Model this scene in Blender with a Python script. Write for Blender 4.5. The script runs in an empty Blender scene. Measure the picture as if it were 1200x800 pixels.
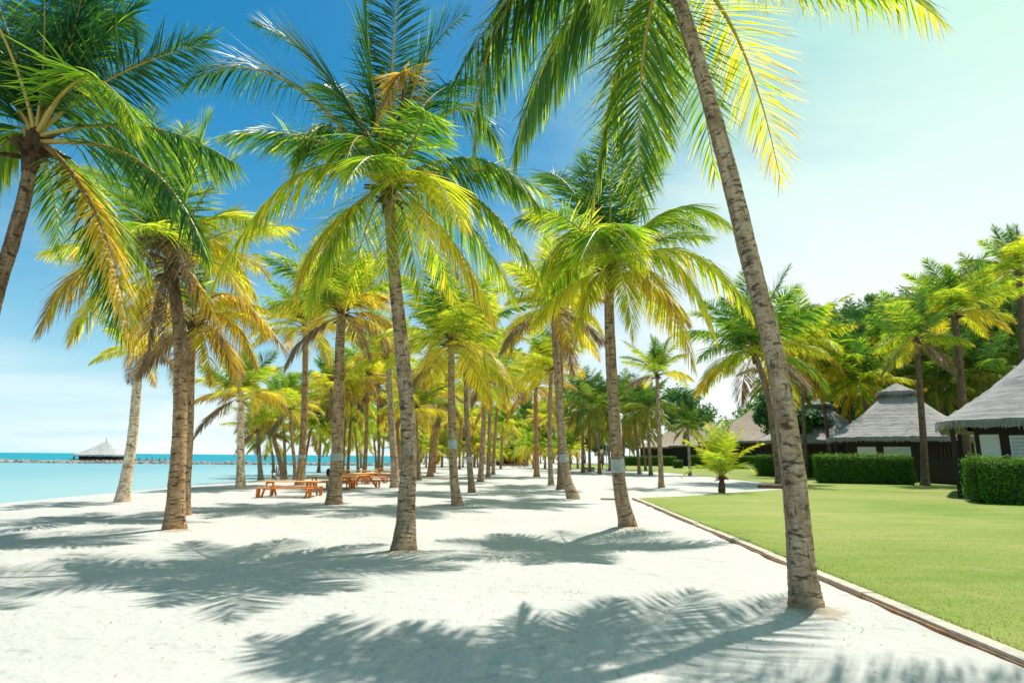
import bpy, math, random
import numpy as np
from mathutils import Vector, Matrix

R = math.radians
random.seed(7)
rng = np.random.default_rng(11)
scene = bpy.context.scene
COL = scene.collection

# ------------------------------------------------------------------ camera
F = 700.0                      # focal length in photograph pixels (1200 wide)
CAM_H = 1.70
cam_d = bpy.data.cameras.new('camera')
cam_d.lens = 36.0 * F / 1200.0
cam_d.sensor_width = 36.0
cam_d.clip_start = 0.05
cam_d.clip_end = 30000
cam_d.dof.use_dof = True
cam_d.dof.focus_distance = 9.0
cam_d.dof.aperture_fstop = 1.6
cam = bpy.data.objects.new('camera', cam_d)
COL.objects.link(cam)
PITCH = math.atan((535 - 400) / F)
ROT = Matrix.Rotation(R(90) + PITCH, 3, 'X') @ Matrix.Rotation(R(0.5), 3, 'Z')
cam.matrix_world = Matrix.Translation((0, 0, CAM_H)) @ ROT.to_4x4()
scene.camera = cam

# ------------------------------------------------------------------ sky and sun
SUN = Vector((0.20, 0.32, 1.0)).normalized()
EL = math.asin(SUN.z)
AZ = math.atan2(SUN.x, SUN.y)
world = bpy.data.worlds.new('World')
scene.world = world
world.use_nodes = True
wn, wl = world.node_tree.nodes, world.node_tree.links
wn.clear()


def wnode(t, **kw):
    n = wn.new(t)
    for k, v in kw.items():
        setattr(n, k, v)
    return n


def wmath(op, a, b=None, c=None, clamp=False):
    n = wn.new('ShaderNodeMath')
    n.operation = op
    n.use_clamp = clamp
    for i, x in enumerate((a, b, c)):
        if x is None:
            continue
        if isinstance(x, (int, float)):
            n.inputs[i].default_value = x
        else:
            wl.new(x, n.inputs[i])
    return n.outputs[0]


sky = wnode('ShaderNodeTexSky', sky_type='NISHITA')
sky.sun_disc = False
sky.sun_elevation = EL
sky.sun_rotation = AZ
sky.air_density = 1.0
sky.dust_density = 0.6
sky.ozone_density = 2.2
hs = wnode('ShaderNodeHueSaturation')
hs.inputs['Saturation'].default_value = 1.5
hs.inputs['Hue'].default_value = 0.478
hs.inputs['Value'].default_value = 1.22
wl.new(sky.outputs[0], hs.inputs['Color'])
tc = wnode('ShaderNodeTexCoord')
sep = wnode('ShaderNodeSeparateXYZ')
wl.new(tc.outputs['Generated'], sep.inputs[0])
dx, dy_, dz = sep.outputs
zc = wmath('ADD', wmath('MAXIMUM', dz, 0.0), 0.16)
cu = wmath('DIVIDE', dx, zc)
cv = wmath('DIVIDE', dy_, zc)
comb = wnode('ShaderNodeCombineXYZ')
wl.new(cu, comb.inputs[0]); wl.new(cv, comb.inputs[1])
cn = wnode('ShaderNodeTexNoise')
cn.inputs['Scale'].default_value = 0.62
cn.inputs['Detail'].default_value = 6
cn.inputs['Roughness'].default_value = 0.55
cn.inputs['Distortion'].default_value = 0.4
wl.new(comb.outputs[0], cn.inputs['Vector'])
# more cloud towards the sunlit inland side, thin streaks low over the sea
side = wmath('MULTIPLY_ADD', dx, 1.5, 0.12, clamp=True)
low = wmath('SUBTRACT', 1.0, wmath('MULTIPLY', dz, 1.7), clamp=True)
low2 = wmath('POWER', low, 2.0)
cov = wmath('ADD', wmath('MULTIPLY', side, 0.82), wmath('MULTIPLY', low2, 0.50))
raw = wmath('ADD', wmath('MULTIPLY', wmath('SUBTRACT', cn.outputs[0], 0.5), 1.7), cov)
cl = wnode('ShaderNodeMapRange', interpolation_type='SMOOTHSTEP')
cl.inputs['From Min'].default_value = 0.02
cl.inputs['From Max'].default_value = 0.80
wl.new(raw, cl.inputs['Value'])
cloud = wmath('MULTIPLY', cl.outputs[0], 0.95)
# pale sea air low over the horizon
hz_f = wmath('MULTIPLY', wmath('POWER', wmath('SUBTRACT', 1.0, wmath('MAXIMUM', dz, 0.0)), 5.5), 0.92)
hmix = wnode('ShaderNodeMix', data_type='RGBA')
wl.new(hz_f, hmix.inputs['Factor'])
wl.new(hs.outputs[0], hmix.inputs['A'])
hmix.inputs['B'].default_value = (5.4, 8.9, 10.2, 1)
mix = wnode('ShaderNodeMix', data_type='RGBA')
wl.new(cloud, mix.inputs['Factor'])
wl.new(hmix.outputs['Result'], mix.inputs['A'])
ctint = wnode('ShaderNodeMix', data_type='RGBA')
wl.new(wmath('MULTIPLY', wmath('SUBTRACT', dz, 0.22), 2.6, clamp=True), ctint.inputs['Factor'])
ctint.inputs['A'].default_value = (9.8, 10.5, 10.4, 1)
ctint.inputs['B'].default_value = (6.0, 9.6, 7.9, 1)
wl.new(ctint.outputs['Result'], mix.inputs['B'])
bg = wnode('ShaderNodeBackground')
bg.inputs['Strength'].default_value = 0.078
wl.new(mix.outputs['Result'], bg.inputs['Color'])
wo = wnode('ShaderNodeOutputWorld')
wl.new(bg.outputs[0], wo.inputs[0])

sun_d = bpy.data.lights.new('sun', 'SUN')
sun_d.energy = 4.7
sun_d.angle = R(0.53)
sun_d.color = (1.0, 0.955, 0.88)
sun = bpy.data.objects.new('sun', sun_d)
sun.rotation_euler = SUN.to_track_quat('Z', 'Y').to_euler()
sun.location = (20, 20, 60)
COL.objects.link(sun)

scene.view_settings.view_transform = 'Standard'
scene.view_settings.look = 'None'
scene.view_settings.exposure = 0.42
scene.view_settings.gamma = 1.0
scene.view_settings.use_curve_mapping = False
try:
    scene.cycles.max_bounces = 7
    scene.cycles.diffuse_bounces = 3
    scene.cycles.glossy_bounces = 2
    scene.cycles.transmission_bounces = 4
    scene.cycles.use_denoising = True
    scene.cycles.sample_clamp_indirect = 4.0
except Exception:
    pass


# ------------------------------------------------------------------ photograph pixel -> point in the place
def ray(px, py):
    return ROT @ Vector(((px - 600) / F, (400 - py) / F, -1.0))


def gnd(px, py, z=0.0):
    d = ray(px, py)
    t = (z - CAM_H) / d.z
    return Vector((d.x * t, d.y * t, z))


def at(px, py, Y):
    d = ray(px, py)
    t = Y / d.y
    return Vector((d.x * t, Y, CAM_H + d.z * t))


# ------------------------------------------------------------------ object helpers
def tag(o, label=None, cat=None, group=None, kind=None):
    if label: o['label'] = label
    if cat: o['category'] = cat
    if group: o['group'] = group
    if kind: o['kind'] = kind
    return o


def empty(name, loc, rz=0.0):
    o = bpy.data.objects.new(name, None)
    o.empty_display_size = 0.3
    o.location = loc
    o.rotation_euler = (0, 0, rz)
    COL.objects.link(o)
    return o


class MB:
    """collects vertices and faces (plus uv and a colour attribute) for ONE mesh"""

    def __init__(self):
        self.v, self.f, self.c, self.uv = [], [], [], []
        self.n = 0

    def add(self, verts, faces, col=(0, 0.5, 0), uv=None):
        verts = np.asarray(verts, float).reshape(-1, 3)
        k = len(verts)
        self.v.append(verts)
        base = self.n
        self.f.extend([tuple(int(i) + base for i in f) for f in faces])
        c = np.asarray(col, float)
        if c.ndim == 1:
            c = np.tile(c, (k, 1))
        self.c.append(c)
        self.uv.append(np.zeros((k, 2)) if uv is None else np.asarray(uv, float))
        self.n += k

    def box(self, cx, cy, cz, sx, sy, sz, rz=0.0, bev=0.0, col=(0, .5, 0)):
        b = min(bev, sx * .45, sy * .45, sz * .45)
        hx, hy, hz = sx / 2, sy / 2, sz / 2
        if b <= 0:
            vs = [(x, y, z) for z in (-hz, hz) for x, y in ((-hx, -hy), (hx, -hy), (hx, hy), (-hx, hy))]
            fs = [(3, 2, 1, 0), (4, 5, 6, 7), (0, 1, 5, 4), (1, 2, 6, 5), (2, 3, 7, 6), (3, 0, 4, 7)]
        else:
            vs, fs = [], []
            rings = [(-hz, b), (-hz + b, 0), (hz - b, 0), (hz, b)]
            for z, ins in rings:
                x, y = hx - ins, hy - ins
                cc = b if ins == 0 else b * .5
                for px, py in ((-x + cc, -y), (x - cc, -y), (x, -y + cc), (x, y - cc), (x - cc, y), (-x + cc, y), (-x, y - cc), (-x, -y + cc)):
                    vs.append((px, py, z))
            fs.append(tuple(range(7, -1, -1)))
            fs.append(tuple(range(24, 32)))
            for k in range(3):
                for i in range(8):
                    j = (i + 1) % 8
                    fs.append((k * 8 + i, k * 8 + j, k * 8 + 8 + j, k * 8 + 8 + i))
        vs = np.array(vs)
        c, s = math.cos(rz), math.sin(rz)
        vs = np.stack([vs[:, 0] * c - vs[:, 1] * s + cx, vs[:, 0] * s + vs[:, 1] * c + cy, vs[:, 2] + cz], 1)
        self.add(vs, fs, col, uv=vs[:, :2] * 1.0)

    def bar(self, a, b, w, h, col=(0, .5, 0)):
        """rectangular bar from a to b"""
        a, b = np.array(a, float), np.array(b, float)
        t = b - a
        t /= np.linalg.norm(t)
        up = np.array((0, 0, 1.0)) if abs(t[2]) < .95 else np.array((0, 1.0, 0))
        s = np.cross(t, up); s /= np.linalg.norm(s)
        n = np.cross(s, t)
        vs = []
        for p in (a, b):
            for i, j in ((-1, -1), (1, -1), (1, 1), (-1, 1)):
                vs.append(p + s * i * w / 2 + n * j * h / 2)
        self.add(vs, [(0, 1, 2, 3), (7, 6, 5, 4), (4, 5, 1, 0), (5, 6, 2, 1), (6, 7, 3, 2), (7, 4, 0, 3)], col)

    def tube(self, pts, rad, sides=8, col=(0, .5, 0), caps=True, radf=None):
        pts = np.asarray(pts, float)
        n = len(pts)
        rad = np.broadcast_to(np.asarray(rad, float), (n,))
        tan = np.gradient(pts, axis=0)
        tan /= np.linalg.norm(tan, axis=1)[:, None] + 1e-9
        ref = np.array((0.0, 1.0, 0.0)) if abs(tan[0][1]) < .9 else np.array((1.0, 0, 0))
        th = np.linspace(0, 2 * np.pi, sides, endpoint=False)
        arc = np.concatenate([[0], np.cumsum(np.linalg.norm(np.diff(pts, axis=0), axis=1))])
        vs, uvs = [], []
        for i in range(n):
            s = np.cross(tan[i], ref); s /= np.linalg.norm(s) + 1e-9
            q = np.cross(s, tan[i])
            r = rad[i] * (np.ones(sides) if radf is None else radf(arc[i], th))
            vs.append(pts[i] + np.cos(th)[:, None] * s * r[:, None] + np.sin(th)[:, None] * q * r[:, None])
            uvs.append(np.stack([th / (2 * np.pi), np.full(sides, arc[i])], 1))
        fs = []
        for i in range(n - 1):
            for j in range(sides):
                k = (j + 1) % sides
                fs.append((i * sides + j, i * sides + k, (i + 1) * sides + k, (i + 1) * sides + j))
        if caps:
            fs.append(tuple(range(sides - 1, -1, -1)))
            fs.append(tuple((n - 1) * sides + j for j in range(sides)))
        self.add(np.concatenate(vs), fs, col, np.concatenate(uvs))

    def mesh(self, name, smooth=False):
        me = bpy.data.meshes.new(name)
        v = np.concatenate(self.v)
        me.from_pydata(v.tolist(), [], self.f)
        a = me.attributes.new('col', 'FLOAT_COLOR', 'POINT')
        c = np.concatenate(self.c)
        a.data.foreach_set('color', np.concatenate([c, np.ones((len(c), 1))], 1).astype(np.float32).ravel())
        uv = np.concatenate(self.uv)
        ul = me.uv_layers.new(name='UVMap')
        li = np.empty(len(me.loops), dtype=np.int32)
        me.loops.foreach_get('vertex_index', li)
        ul.data.foreach_set('uv', uv[li].astype(np.float32).ravel())
        if smooth:
            me.polygons.foreach_set('use_smooth', np.ones(len(me.polygons), dtype=bool))
        me.update()
        return me

    def build(self, name, mat, parent=None, smooth=False):
        return link(name, self.mesh(name, smooth), mat, parent)


def link(name, me, mat=None, parent=None):
    if mat is not None and len(me.materials) == 0:
        me.materials.append(mat)
    o = bpy.data.objects.new(name, me)
    COL.objects.link(o)
    if parent is not None:
        o.parent = parent
    return o


def copy_tree(o, parent=None):
    c = o.copy()
    COL.objects.link(c)
    if parent is not None:
        c.parent = parent
        c.matrix_parent_inverse = Matrix.Identity(4)
    for ch in list(o.children):
        copy_tree(ch, c)
    return c


# ------------------------------------------------------------------ materials
class Mat:
    def __init__(self, name, rough=0.8, spec=0.3):
        self.m = bpy.data.materials.new(name)
        self.m.use_nodes = True
        self.t = self.m.node_tree
        self.n, self.l = self.t.nodes, self.t.links
        self.b = self.n['Principled BSDF']
        self.b.inputs['Roughness'].default_value = rough
        self.b.inputs['Specular IOR Level'].default_value = spec
        self.out = self.n['Material Output']

    def node(self, t, **kw):
        x = self.n.new(t)
        for k, v in kw.items():
            setattr(x, k, v)
        return x

    def inp(self, sock, v):
        if hasattr(v, 'is_linked'):
            self.l.new(v, sock)
        else:
            if isinstance(v, tuple) and len(v) == 3 and sock.type == 'RGBA':
                v = (*v, 1)
            sock.default_value = v

    def math(self, op, a, b=None, c=None, clamp=False):
        x = self.node('ShaderNodeMath', operation=op, use_clamp=clamp)
        for i, y in enumerate((a, b, c)):
            if y is not None:
                self.inp(x.inputs[i], y)
        return x.outputs[0]

    def noise(self, vec, scale, detail=4, rough=.55, dist=0.0, col=False):
        x = self.node('ShaderNodeTexNoise')
        if vec is not None:
            self.l.new(vec, x.inputs['Vector'])
        x.inputs['Scale'].default_value = scale
        x.inputs['Detail'].default_value = detail
        x.inputs['Roughness'].default_value = rough
        x.inputs['Distortion'].default_value = dist
        return x.outputs['Color' if col else 0]

    def ramp(self, fac, stops, interp='LINEAR'):
        x = self.node('ShaderNodeValToRGB')
        x.color_ramp.interpolation = interp
        els = x.color_ramp.elements
        while len(els) < len(stops):
            els.new(0.5)
        for e, (p, c) in zip(els, stops):
            e.position = p
            e.color = (*c, 1) if len(c) == 3 else c
        self.l.new(fac, x.inputs[0])
        return x.outputs[0]

    def mix(self, fac, a, b, mode='MIX'):
        x = self.node('ShaderNodeMix', data_type='RGBA', blend_type=mode)
        self.inp(x.inputs['Factor'], fac)
        self.inp(x.inputs['A'], a)
        self.inp(x.inputs['B'], b)
        return x.outputs['Result']

    def rng(self, v, a, b, c, d, smooth=False):
        x = self.node('ShaderNodeMapRange')
        if smooth:
            x.interpolation_type = 'SMOOTHSTEP'
        self.inp(x.inputs['Value'], v)
        for k, y in zip(('From Min', 'From Max', 'To Min', 'To Max'), (a, b, c, d)):
            x.inputs[k].default_value = y
        return x.outputs[0]

    def mapping(self, vec, scale):
        x = self.node('ShaderNodeMapping')
        x.inputs['Scale'].default_value = scale
        self.l.new(vec, x.inputs['Vector'])
        return x.outputs[0]

    @property
    def pos(self):
        return self.node('ShaderNodeNewGeometry').outputs['Position']

    @property
    def obj(self):
        return self.node('ShaderNodeTexCoord').outputs['Object']

    @property
    def uv(self):
        return self.node('ShaderNodeTexCoord').outputs['UV']

    def attr(self):
        a = self.node('ShaderNodeAttribute')
        a.attribute_name = 'col'
        s = self.node('ShaderNodeSeparateColor')
        self.l.new(a.outputs['Color'], s.inputs[0])
        return s.outputs

    def bump(self, h, strength=.5, dist=.02):
        x = self.node('ShaderNodeBump')
        x.inputs['Strength'].default_value = strength
        x.inputs['Distance'].default_value = dist
        self.l.new(h, x.inputs['Height'])
        self.l.new(x.outputs[0], self.b.inputs['Normal'])
        return x.outputs[0]

    def color(self, c):
        self.inp(self.b.inputs['Base Color'], c)


def leafy(name, stops, trans_gain=1.6, trans=0.5, rough=.38, spec=.35, rachis=(0.42, 0.30, 0.06), warm=(1.08, 1.04, 0.5)):
    """leaf: diffuse top plus translucent glow when the sun is behind it"""
    m = Mat(name, rough, spec)
    r, g, b = m.attr()
    oi = m.node('ShaderNodeObjectInfo').outputs['Random']
    sc = m.node('ShaderNodeSeparateColor')
    m.l.new(m.node('ShaderNodeObjectInfo').outputs['Color'], sc.inputs[0])
    age = m.math('ADD', m.math('ADD', r, m.math('SUBTRACT', sc.outputs[0], 1.0)), m.math('MULTIPLY_ADD', oi, 0.16, -0.08), clamp=True)
    c = m.ramp(age, stops)
    c = m.mix(1.0, c, m.ramp(g, [(0, (.62, .66, .6)), (1, (1.38, 1.3, 1.2))]), 'MULTIPLY')
    c = m.mix(b, c, rachis)
    m.color(c)
    tr = m.node('ShaderNodeBsdfTranslucent')
    tcol = m.mix(1.0, c, tuple(w * trans_gain for w in warm), 'MULTIPLY')
    tcol = m.mix(m.rng(age, .80, .95, 0, 1), tcol, c)
    m.l.new(tcol, tr.inputs['Color'])
    ms = m.node('ShaderNodeMixShader')
    m.inp(ms.inputs[0], m.math('MULTIPLY', m.math('SUBTRACT', 1.0, b), m.rng(age, .05, .5, trans * .55, trans)))
    m.l.new(m.b.outputs[0], ms.inputs[1])
    m.l.new(tr.outputs[0], ms.inputs[2])
    m.l.new(ms.outputs[0], m.out.inputs['Surface'])
    return m.m


PALM_STOPS = [(0.0, (0.015, 0.085, 0.030)), (0.22, (0.05, 0.165, 0.030)), (0.42, (0.20, 0.34, 0.035)),
              (0.62, (0.50, 0.52, 0.05)), (0.80, (0.58, 0.42, 0.07)), (0.92, (0.44, 0.28, 0.12)), (1.0, (0.33, 0.24, 0.16))]
M_leaf = leafy('palm_leaf', PALM_STOPS, trans_gain=1.75, trans=.60, rough=.47, spec=.5)
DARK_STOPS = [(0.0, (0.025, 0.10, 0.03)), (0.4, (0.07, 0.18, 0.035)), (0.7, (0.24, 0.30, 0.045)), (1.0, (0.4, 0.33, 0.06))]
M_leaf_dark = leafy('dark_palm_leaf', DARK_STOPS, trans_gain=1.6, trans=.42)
M_broad = leafy('broad_leaf', [(0, (0.03, 0.11, 0.045)), (0.5, (0.075, 0.20, 0.06)), (1.0, (0.19, 0.29, 0.07))], trans=.4, rough=.5)
M_hedge = leafy('hedge_leaf', [(0, (0.02, 0.07, 0.010)), (0.5, (0.05, 0.15, 0.014)), (1.0, (0.17, 0.33, 0.025))], trans=.22, rough=.55, trans_gain=1.5, spec=.12)
M_grass = leafy('grass_blade', [(0, (0.13, 0.22, 0.03)), (0.5, (0.20, 0.27, 0.05)), (1.0, (0.30, 0.31, 0.09))], trans=.35, rough=.5, spec=.2)


def mk_trunk():
    m = Mat('palm_bark', .85, .2)
    uv = m.uv
    s = m.node('ShaderNodeSeparateXYZ'); m.l.new(uv, s.inputs[0])
    v = s.outputs[1]
    n2 = m.noise(m.pos, 30, 4, .7)
    # cylinder coordinates without a seam: (cos, sin, height)
    th = m.math('MULTIPLY', s.outputs[0], 6.2831853)
    cyl = m.node('ShaderNodeCombineXYZ')
    m.inp(cyl.inputs[0], m.math('COSINE', th)); m.inp(cyl.inputs[1], m.math('SINE', th)); m.inp(cyl.inputs[2], v)
    oi0 = m.node('ShaderNodeObjectInfo').outputs['Random']
    off = m.node('ShaderNodeVectorMath', operation='ADD')
    m.l.new(cyl.outputs[0], off.inputs[0])
    sh = m.node('ShaderNodeCombineXYZ'); m.inp(sh.inputs[2], m.math('MULTIPLY', oi0, 37.0)); m.l.new(sh.outputs[0], off.inputs[1])
    cy = off.outputs[0]
    dash = m.noise(m.mapping(cy, (.8, .8, 17)), 1.0, 3, .6, .25)
    dash2 = m.noise(m.mapping(cy, (1.6, 1.6, 46)), 1.0, 2, .6, .2)
    ph = m.noise(m.mapping(cy, (.45, .45, 11)), 1.0, 2, .5)
    base = m.ramp(m.noise(m.mapping(cy, (1.1, 1.1, 2.2)), 1.0, 4, .6), [(.28, (.22, .16, .11)), (.45, (.39, .29, .20)), (.6, (.53, .42, .31)), (.78, (.63, .55, .45))])
    c = m.mix(m.rng(dash, .46, .38, 0, .88), base, (.06, .043, .032))
    c = m.mix(m.rng(dash2, .46, .38, 0, .55), c, (.12, .09, .07))
    c = m.mix(m.rng(ph, .58, .66, 0, .35), c, (.58, .54, .47))
    blot = m.noise(m.mapping(cy, (1.9, 1.9, 3.6)), 1.0, 4, .65)
    c = m.mix(m.rng(blot, .61, .66, 0, .85), c, (.075, .055, .045))
    stain = m.noise(m.mapping(cy, (1.3, 1.3, .55)), 1.0, 3, .55)
    c = m.mix(m.rng(stain, .58, .68, 0, .55), c, (.13, .10, .08))
    lichen = m.noise(m.mapping(cy, (1.5, 1.5, 1.8)), 1.0, 5, .65)
    c = m.mix(m.rng(lichen, .60, .70, 0, .6), c, (.56, .55, .50))
    # reddish root collar right at the foot
    c = m.mix(m.rng(v, .32, .10, 0, .55), c, (.36, .24, .15))
    oi = m.node('ShaderNodeObjectInfo')
    c = m.mix(1.0, c, oi.outputs['Color'], 'MULTIPLY')
    m.color(c)
    h = m.math('ADD', m.math('MULTIPLY', dash, 1.1), m.math('ADD', m.math('MULTIPLY', n2, .5), m.math('MULTIPLY', dash2, .5)))
    m.bump(h, .8, .03)
    return m.m


M_trunk = mk_trunk()


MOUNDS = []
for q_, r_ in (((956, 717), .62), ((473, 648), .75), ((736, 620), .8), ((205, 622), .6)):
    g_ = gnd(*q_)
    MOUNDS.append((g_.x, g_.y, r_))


def mk_sand():
    m = Mat('white_sand', .95, .1)
    p = m.pos
    big = m.noise(p, .25, 4)
    mid = m.noise(p, 3.2, 5, .6)
    fine = m.noise(p, 60, 3, .7)
    c = m.ramp(big, [(.3, (.43, .425, .39)), (.7, (.49, .485, .45))])
    c = m.mix(m.rng(fine, .35, .75, .0, .25), c, (.52, .50, .45))
    c = m.mix(m.rng(m.noise(p, 14, 5, .7), .66, .74, 0, .35), c, (.42, .38, .31))
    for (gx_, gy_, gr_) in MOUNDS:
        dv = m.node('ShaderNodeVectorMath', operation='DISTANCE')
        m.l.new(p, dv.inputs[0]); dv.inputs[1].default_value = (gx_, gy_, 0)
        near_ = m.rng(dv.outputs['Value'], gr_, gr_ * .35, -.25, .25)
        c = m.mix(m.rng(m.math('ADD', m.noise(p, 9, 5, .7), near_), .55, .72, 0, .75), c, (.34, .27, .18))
    # damp strip along the waterline
    s = m.node('ShaderNodeSeparateXYZ'); m.l.new(p, s.inputs[0])
    c = m.mix(m.rng(s.outputs[2], -.36, -.22, .75, 0), c, (.50, .49, .42))
    m.color(c)
    foot = m.noise(p, 7.5, 2, .5, .3)
    vo = m.node('ShaderNodeTexVoronoi', feature='SMOOTH_F1')
    m.l.new(m.mapping(p, (1.5, 2.3, 1.0)), vo.inputs['Vector']); vo.inputs['Scale'].default_value = 1.1
    dent = m.rng(vo.outputs['Distance'], .08, .26, 0, 1, True)
    mid = m.math('ADD', mid, m.math('MULTIPLY', dent, .55))
    h = m.math('ADD', m.math('MULTIPLY', mid, .9), m.math('ADD', m.math('MULTIPLY', foot, .55), m.math('MULTIPLY', fine, .10)))
    m.bump(h, .8, .07)
    return m.m


M_sand = mk_sand()


def mk_lawn():
    m = Mat('mown_lawn', .9, .15)
    p = m.pos
    a = m.noise(p, .16, 4, .5)
    b = m.noise(m.mapping(p, (.35, 1.4, 1)), 1.0, 5, .6)
    f = m.noise(p, 45, 4, .75)
    t = m.math('ADD', m.math('MULTIPLY', a, .6), m.math('MULTIPLY', b, .4))
    c = m.ramp(t, [(.32, (.145, .225, .035)), (.5, (.235, .285, .07)), (.68, (.335, .325, .125))])
    c = m.mix(1.0, c, m.ramp(f, [(.25, (.62, .66, .55)), (.75, (1.25, 1.22, 1.2))]), 'MULTIPLY')
    c = m.mix(m.rng(m.noise(p, .55, 5, .65), .56, .70, 0, .45), c, (.33, .29, .12))
    c = m.mix(m.rng(m.noise(p, .9, 4, .6), .40, .30, 0, .35), c, (.11, .20, .03))
    m.color(c)
    m.bump(f, .6, .03)
    return m.m


M_lawn = mk_lawn()


def mk_water():
    m = Mat('sea_water', .45, .08)
    p = m.pos
    s = m.node('ShaderNodeSeparateXYZ'); m.l.new(p, s.inputs[0])
    n = m.noise(m.mapping(p, (.02, .06, 1)), 1.0, 4)
    far = m.rng(m.math('ADD', s.outputs[1], m.math('MULTIPLY', m.math('SUBTRACT', n, .5), 30)), 126, 150, 0, 1, True)
    near = m.rng(m.math('ADD', s.outputs[0], m.math('MULTIPLY', n, 8)), -50, -14, 0, 1, True)
    lag = m.mix(near, m.mix(n, (.15, .32, .355), (.19, .36, .385)), (.27, .41, .41))
    c = m.mix(far, lag, m.mix(n, (.002, .19, .25), (.006, .26, .31)))
    m.color(c)
    w = m.noise(m.mapping(p, (1.0, 2.2, 1)), .9, 5, .6)
    m.bump(w, .25, .12)
    return m.m


M_water = mk_water()


def simple(name, c, rough=.7, spec=.3, var=.25, scale=6, bump=0.0, stretch=None):
    m = Mat(name, rough, spec)
    p = m.obj
    if stretch:
        p = m.mapping(p, stretch)
    n = m.noise(p, scale, 5, .6)
    lo = tuple(x * (1 - var) for x in c)
    hi = tuple(min(1, x * (1 + var)) for x in c)
    m.color(m.ramp(n, [(.3, lo), (.7, hi)]))
    if bump:
        m.bump(n, bump, .01)
    return m.m


M_orange = simple('orange_wood', (.62, .19, .035), .6, .3, .5, 3, .3, (1.5, 8, 8))
M_orange_light = simple('light_orange_wood', (.74, .36, .10), .6, .3, .4, 3, .3, (1.5, 8, 8))
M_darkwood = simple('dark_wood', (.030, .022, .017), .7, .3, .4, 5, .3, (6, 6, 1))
M_brownwood = simple('brown_wood', (.16, .085, .05), .7, .3, .35, 4, .3)
M_white = simple('white_paint', (.72, .74, .72), .5, .3, .08, 3)
M_louver = simple('pale_shutter', (.50, .56, .55), .5, .3, .1, 3)
M_rock = simple('grey_rock', (.30, .27, .24), .9, .2, .5, .6, .6)
M_kerb = simple('pale_concrete', (.44, .40, .33), .9, .2, .22, 7, .4)
M_edge = simple('rust_brown_board', (.30, .16, .08), .8, .2, .4, 5, .3)
M_globe = simple('white_glass_globe', (.85, .85, .82), .25, .5, .03, 2)
M_metal = simple('pale_blue_metal_band', (.36, .40, .39), .55, .4, .3, 9, .2)
M_fibre = simple('brown_palm_fibre', (.085, .052, .028), .9, .1, .5, 9, .6)
M_nut = simple('yellow_green_coconut', (.36, .30, .05), .45, .4, .3, 4)
M_black = simple('black_cloth', (.02, .02, .024), .8, .2, .3, 8)
M_dirt = simple('brown_grit', (.36, .29, .20), .95, .1, .35, 18, .6)
M_deadleaf = simple('brown_dead_leaf', (.30, .20, .11), .9, .1, .4, 12)
M_stone = simple('grey_paving_stone', (.30, .29, .26), .9, .2, .3, 3, .3)


def mk_thatch(name, lo, hi):
    m = Mat(name, .95, .1)
    uv = m.uv
    st = m.noise(m.mapping(uv, (9, .9, 1)), 1.0, 5, .7)
    st2 = m.noise(m.mapping(uv, (26, 3.0, 1)), 1.0, 3, .7)
    rows = m.noise(m.mapping(uv, (.8, 6, 1)), 1.0, 4, .6)
    t = m.math('ADD', m.math('MULTIPLY', st, .4), m.math('ADD', m.math('MULTIPLY', st2, .35), m.math('MULTIPLY', rows, .25)))
    c = m.ramp(t, [(.34, lo), (.62, hi)])
    c = m.mix(m.rng(m.noise(m.obj, .7, 4), .52, .7, 0, .4), c, tuple(x * .55 for x in lo))
    m.color(c)
    m.bump(t, .9, .08)
    return m.m


M_thatch = mk_thatch('grey_thatch', (.19, .18, .17), (.46, .44, .42))
M_thatch_pale = mk_thatch('haze_paled_thatch', (.32, .31, .30), (.52, .51, .49))  # far pavilion thatch, distance haze put into its colour
M_thatch_brown = mk_thatch('brown_thatch', (.22, .17, .12), (.46, .37, .28))

# ------------------------------------------------------------------ ground, water
SHORE = -20.3


def shore_x(y):
    y = np.asarray(y, float)
    return SHORE - 1.2 * np.sin(y * .045 + .6) * np.clip((y - 5) / 40, 0, 1) - .19 * np.clip(y - 105, 0, 3000)


def vnoise(x, y, seed):
    """smooth value noise, numpy"""
    x0, y0 = np.floor(x), np.floor(y)

    def h(i, j):
        s = np.sin(i * 127.1 + j * 311.7 + seed * 74.7) * 43758.5453
        return s - np.floor(s)
    fx, fy = x - x0, y - y0
    fx, fy = fx * fx * (3 - 2 * fx), fy * fy * (3 - 2 * fy)
    return (h(x0, y0) * (1 - fx) + h(x0 + 1, y0) * fx) * (1 - fy) + (h(x0, y0 + 1) * (1 - fx) + h(x0 + 1, y0 + 1) * fx) * fy


def sand_z(x, y):
    d = x - shore_x(y)                       # metres inland of the waterline
    z = np.where(d > 0, -0.35 + 0.35 * np.clip(d / 4.5, 0, 1) ** .8, -0.35 + d * .12)
    z = np.maximum(z, -1.6)
    bumpy = (vnoise(x * .9, y * .9, 1) - .5) * .035 + (vnoise(x * 2.6, y * 2.6, 2) - .5) * .022 + (vnoise(x * 6, y * 6, 5) - .5) * .010
    near = np.clip(1 - (np.hypot(x, y) - 26) / 20, 0, 1)
    for (mx, my, mr) in MOUNDS:
        z = z + .055 * np.exp(-(((x - mx) ** 2 + (y - my) ** 2) / (mr * .62) ** 2))
    ka, kb = gnd(742, 584), gnd(1206, 781)
    kx, ky = (ka - kb).normalized().xy
    on_lawn = ((x - kb.x) * ky - (y - kb.y) * kx > .12) & (y < ka.y)
    bumpy = np.where(on_lawn, -.03, bumpy)
    return z + bumpy * near * np.clip(d / 2, 0, 1) - 0.012


def axis(spec):
    out = []
    for a, b, n in spec:
        out.append(np.linspace(a, b, n, endpoint=False))
    return np.concatenate(out)


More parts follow.
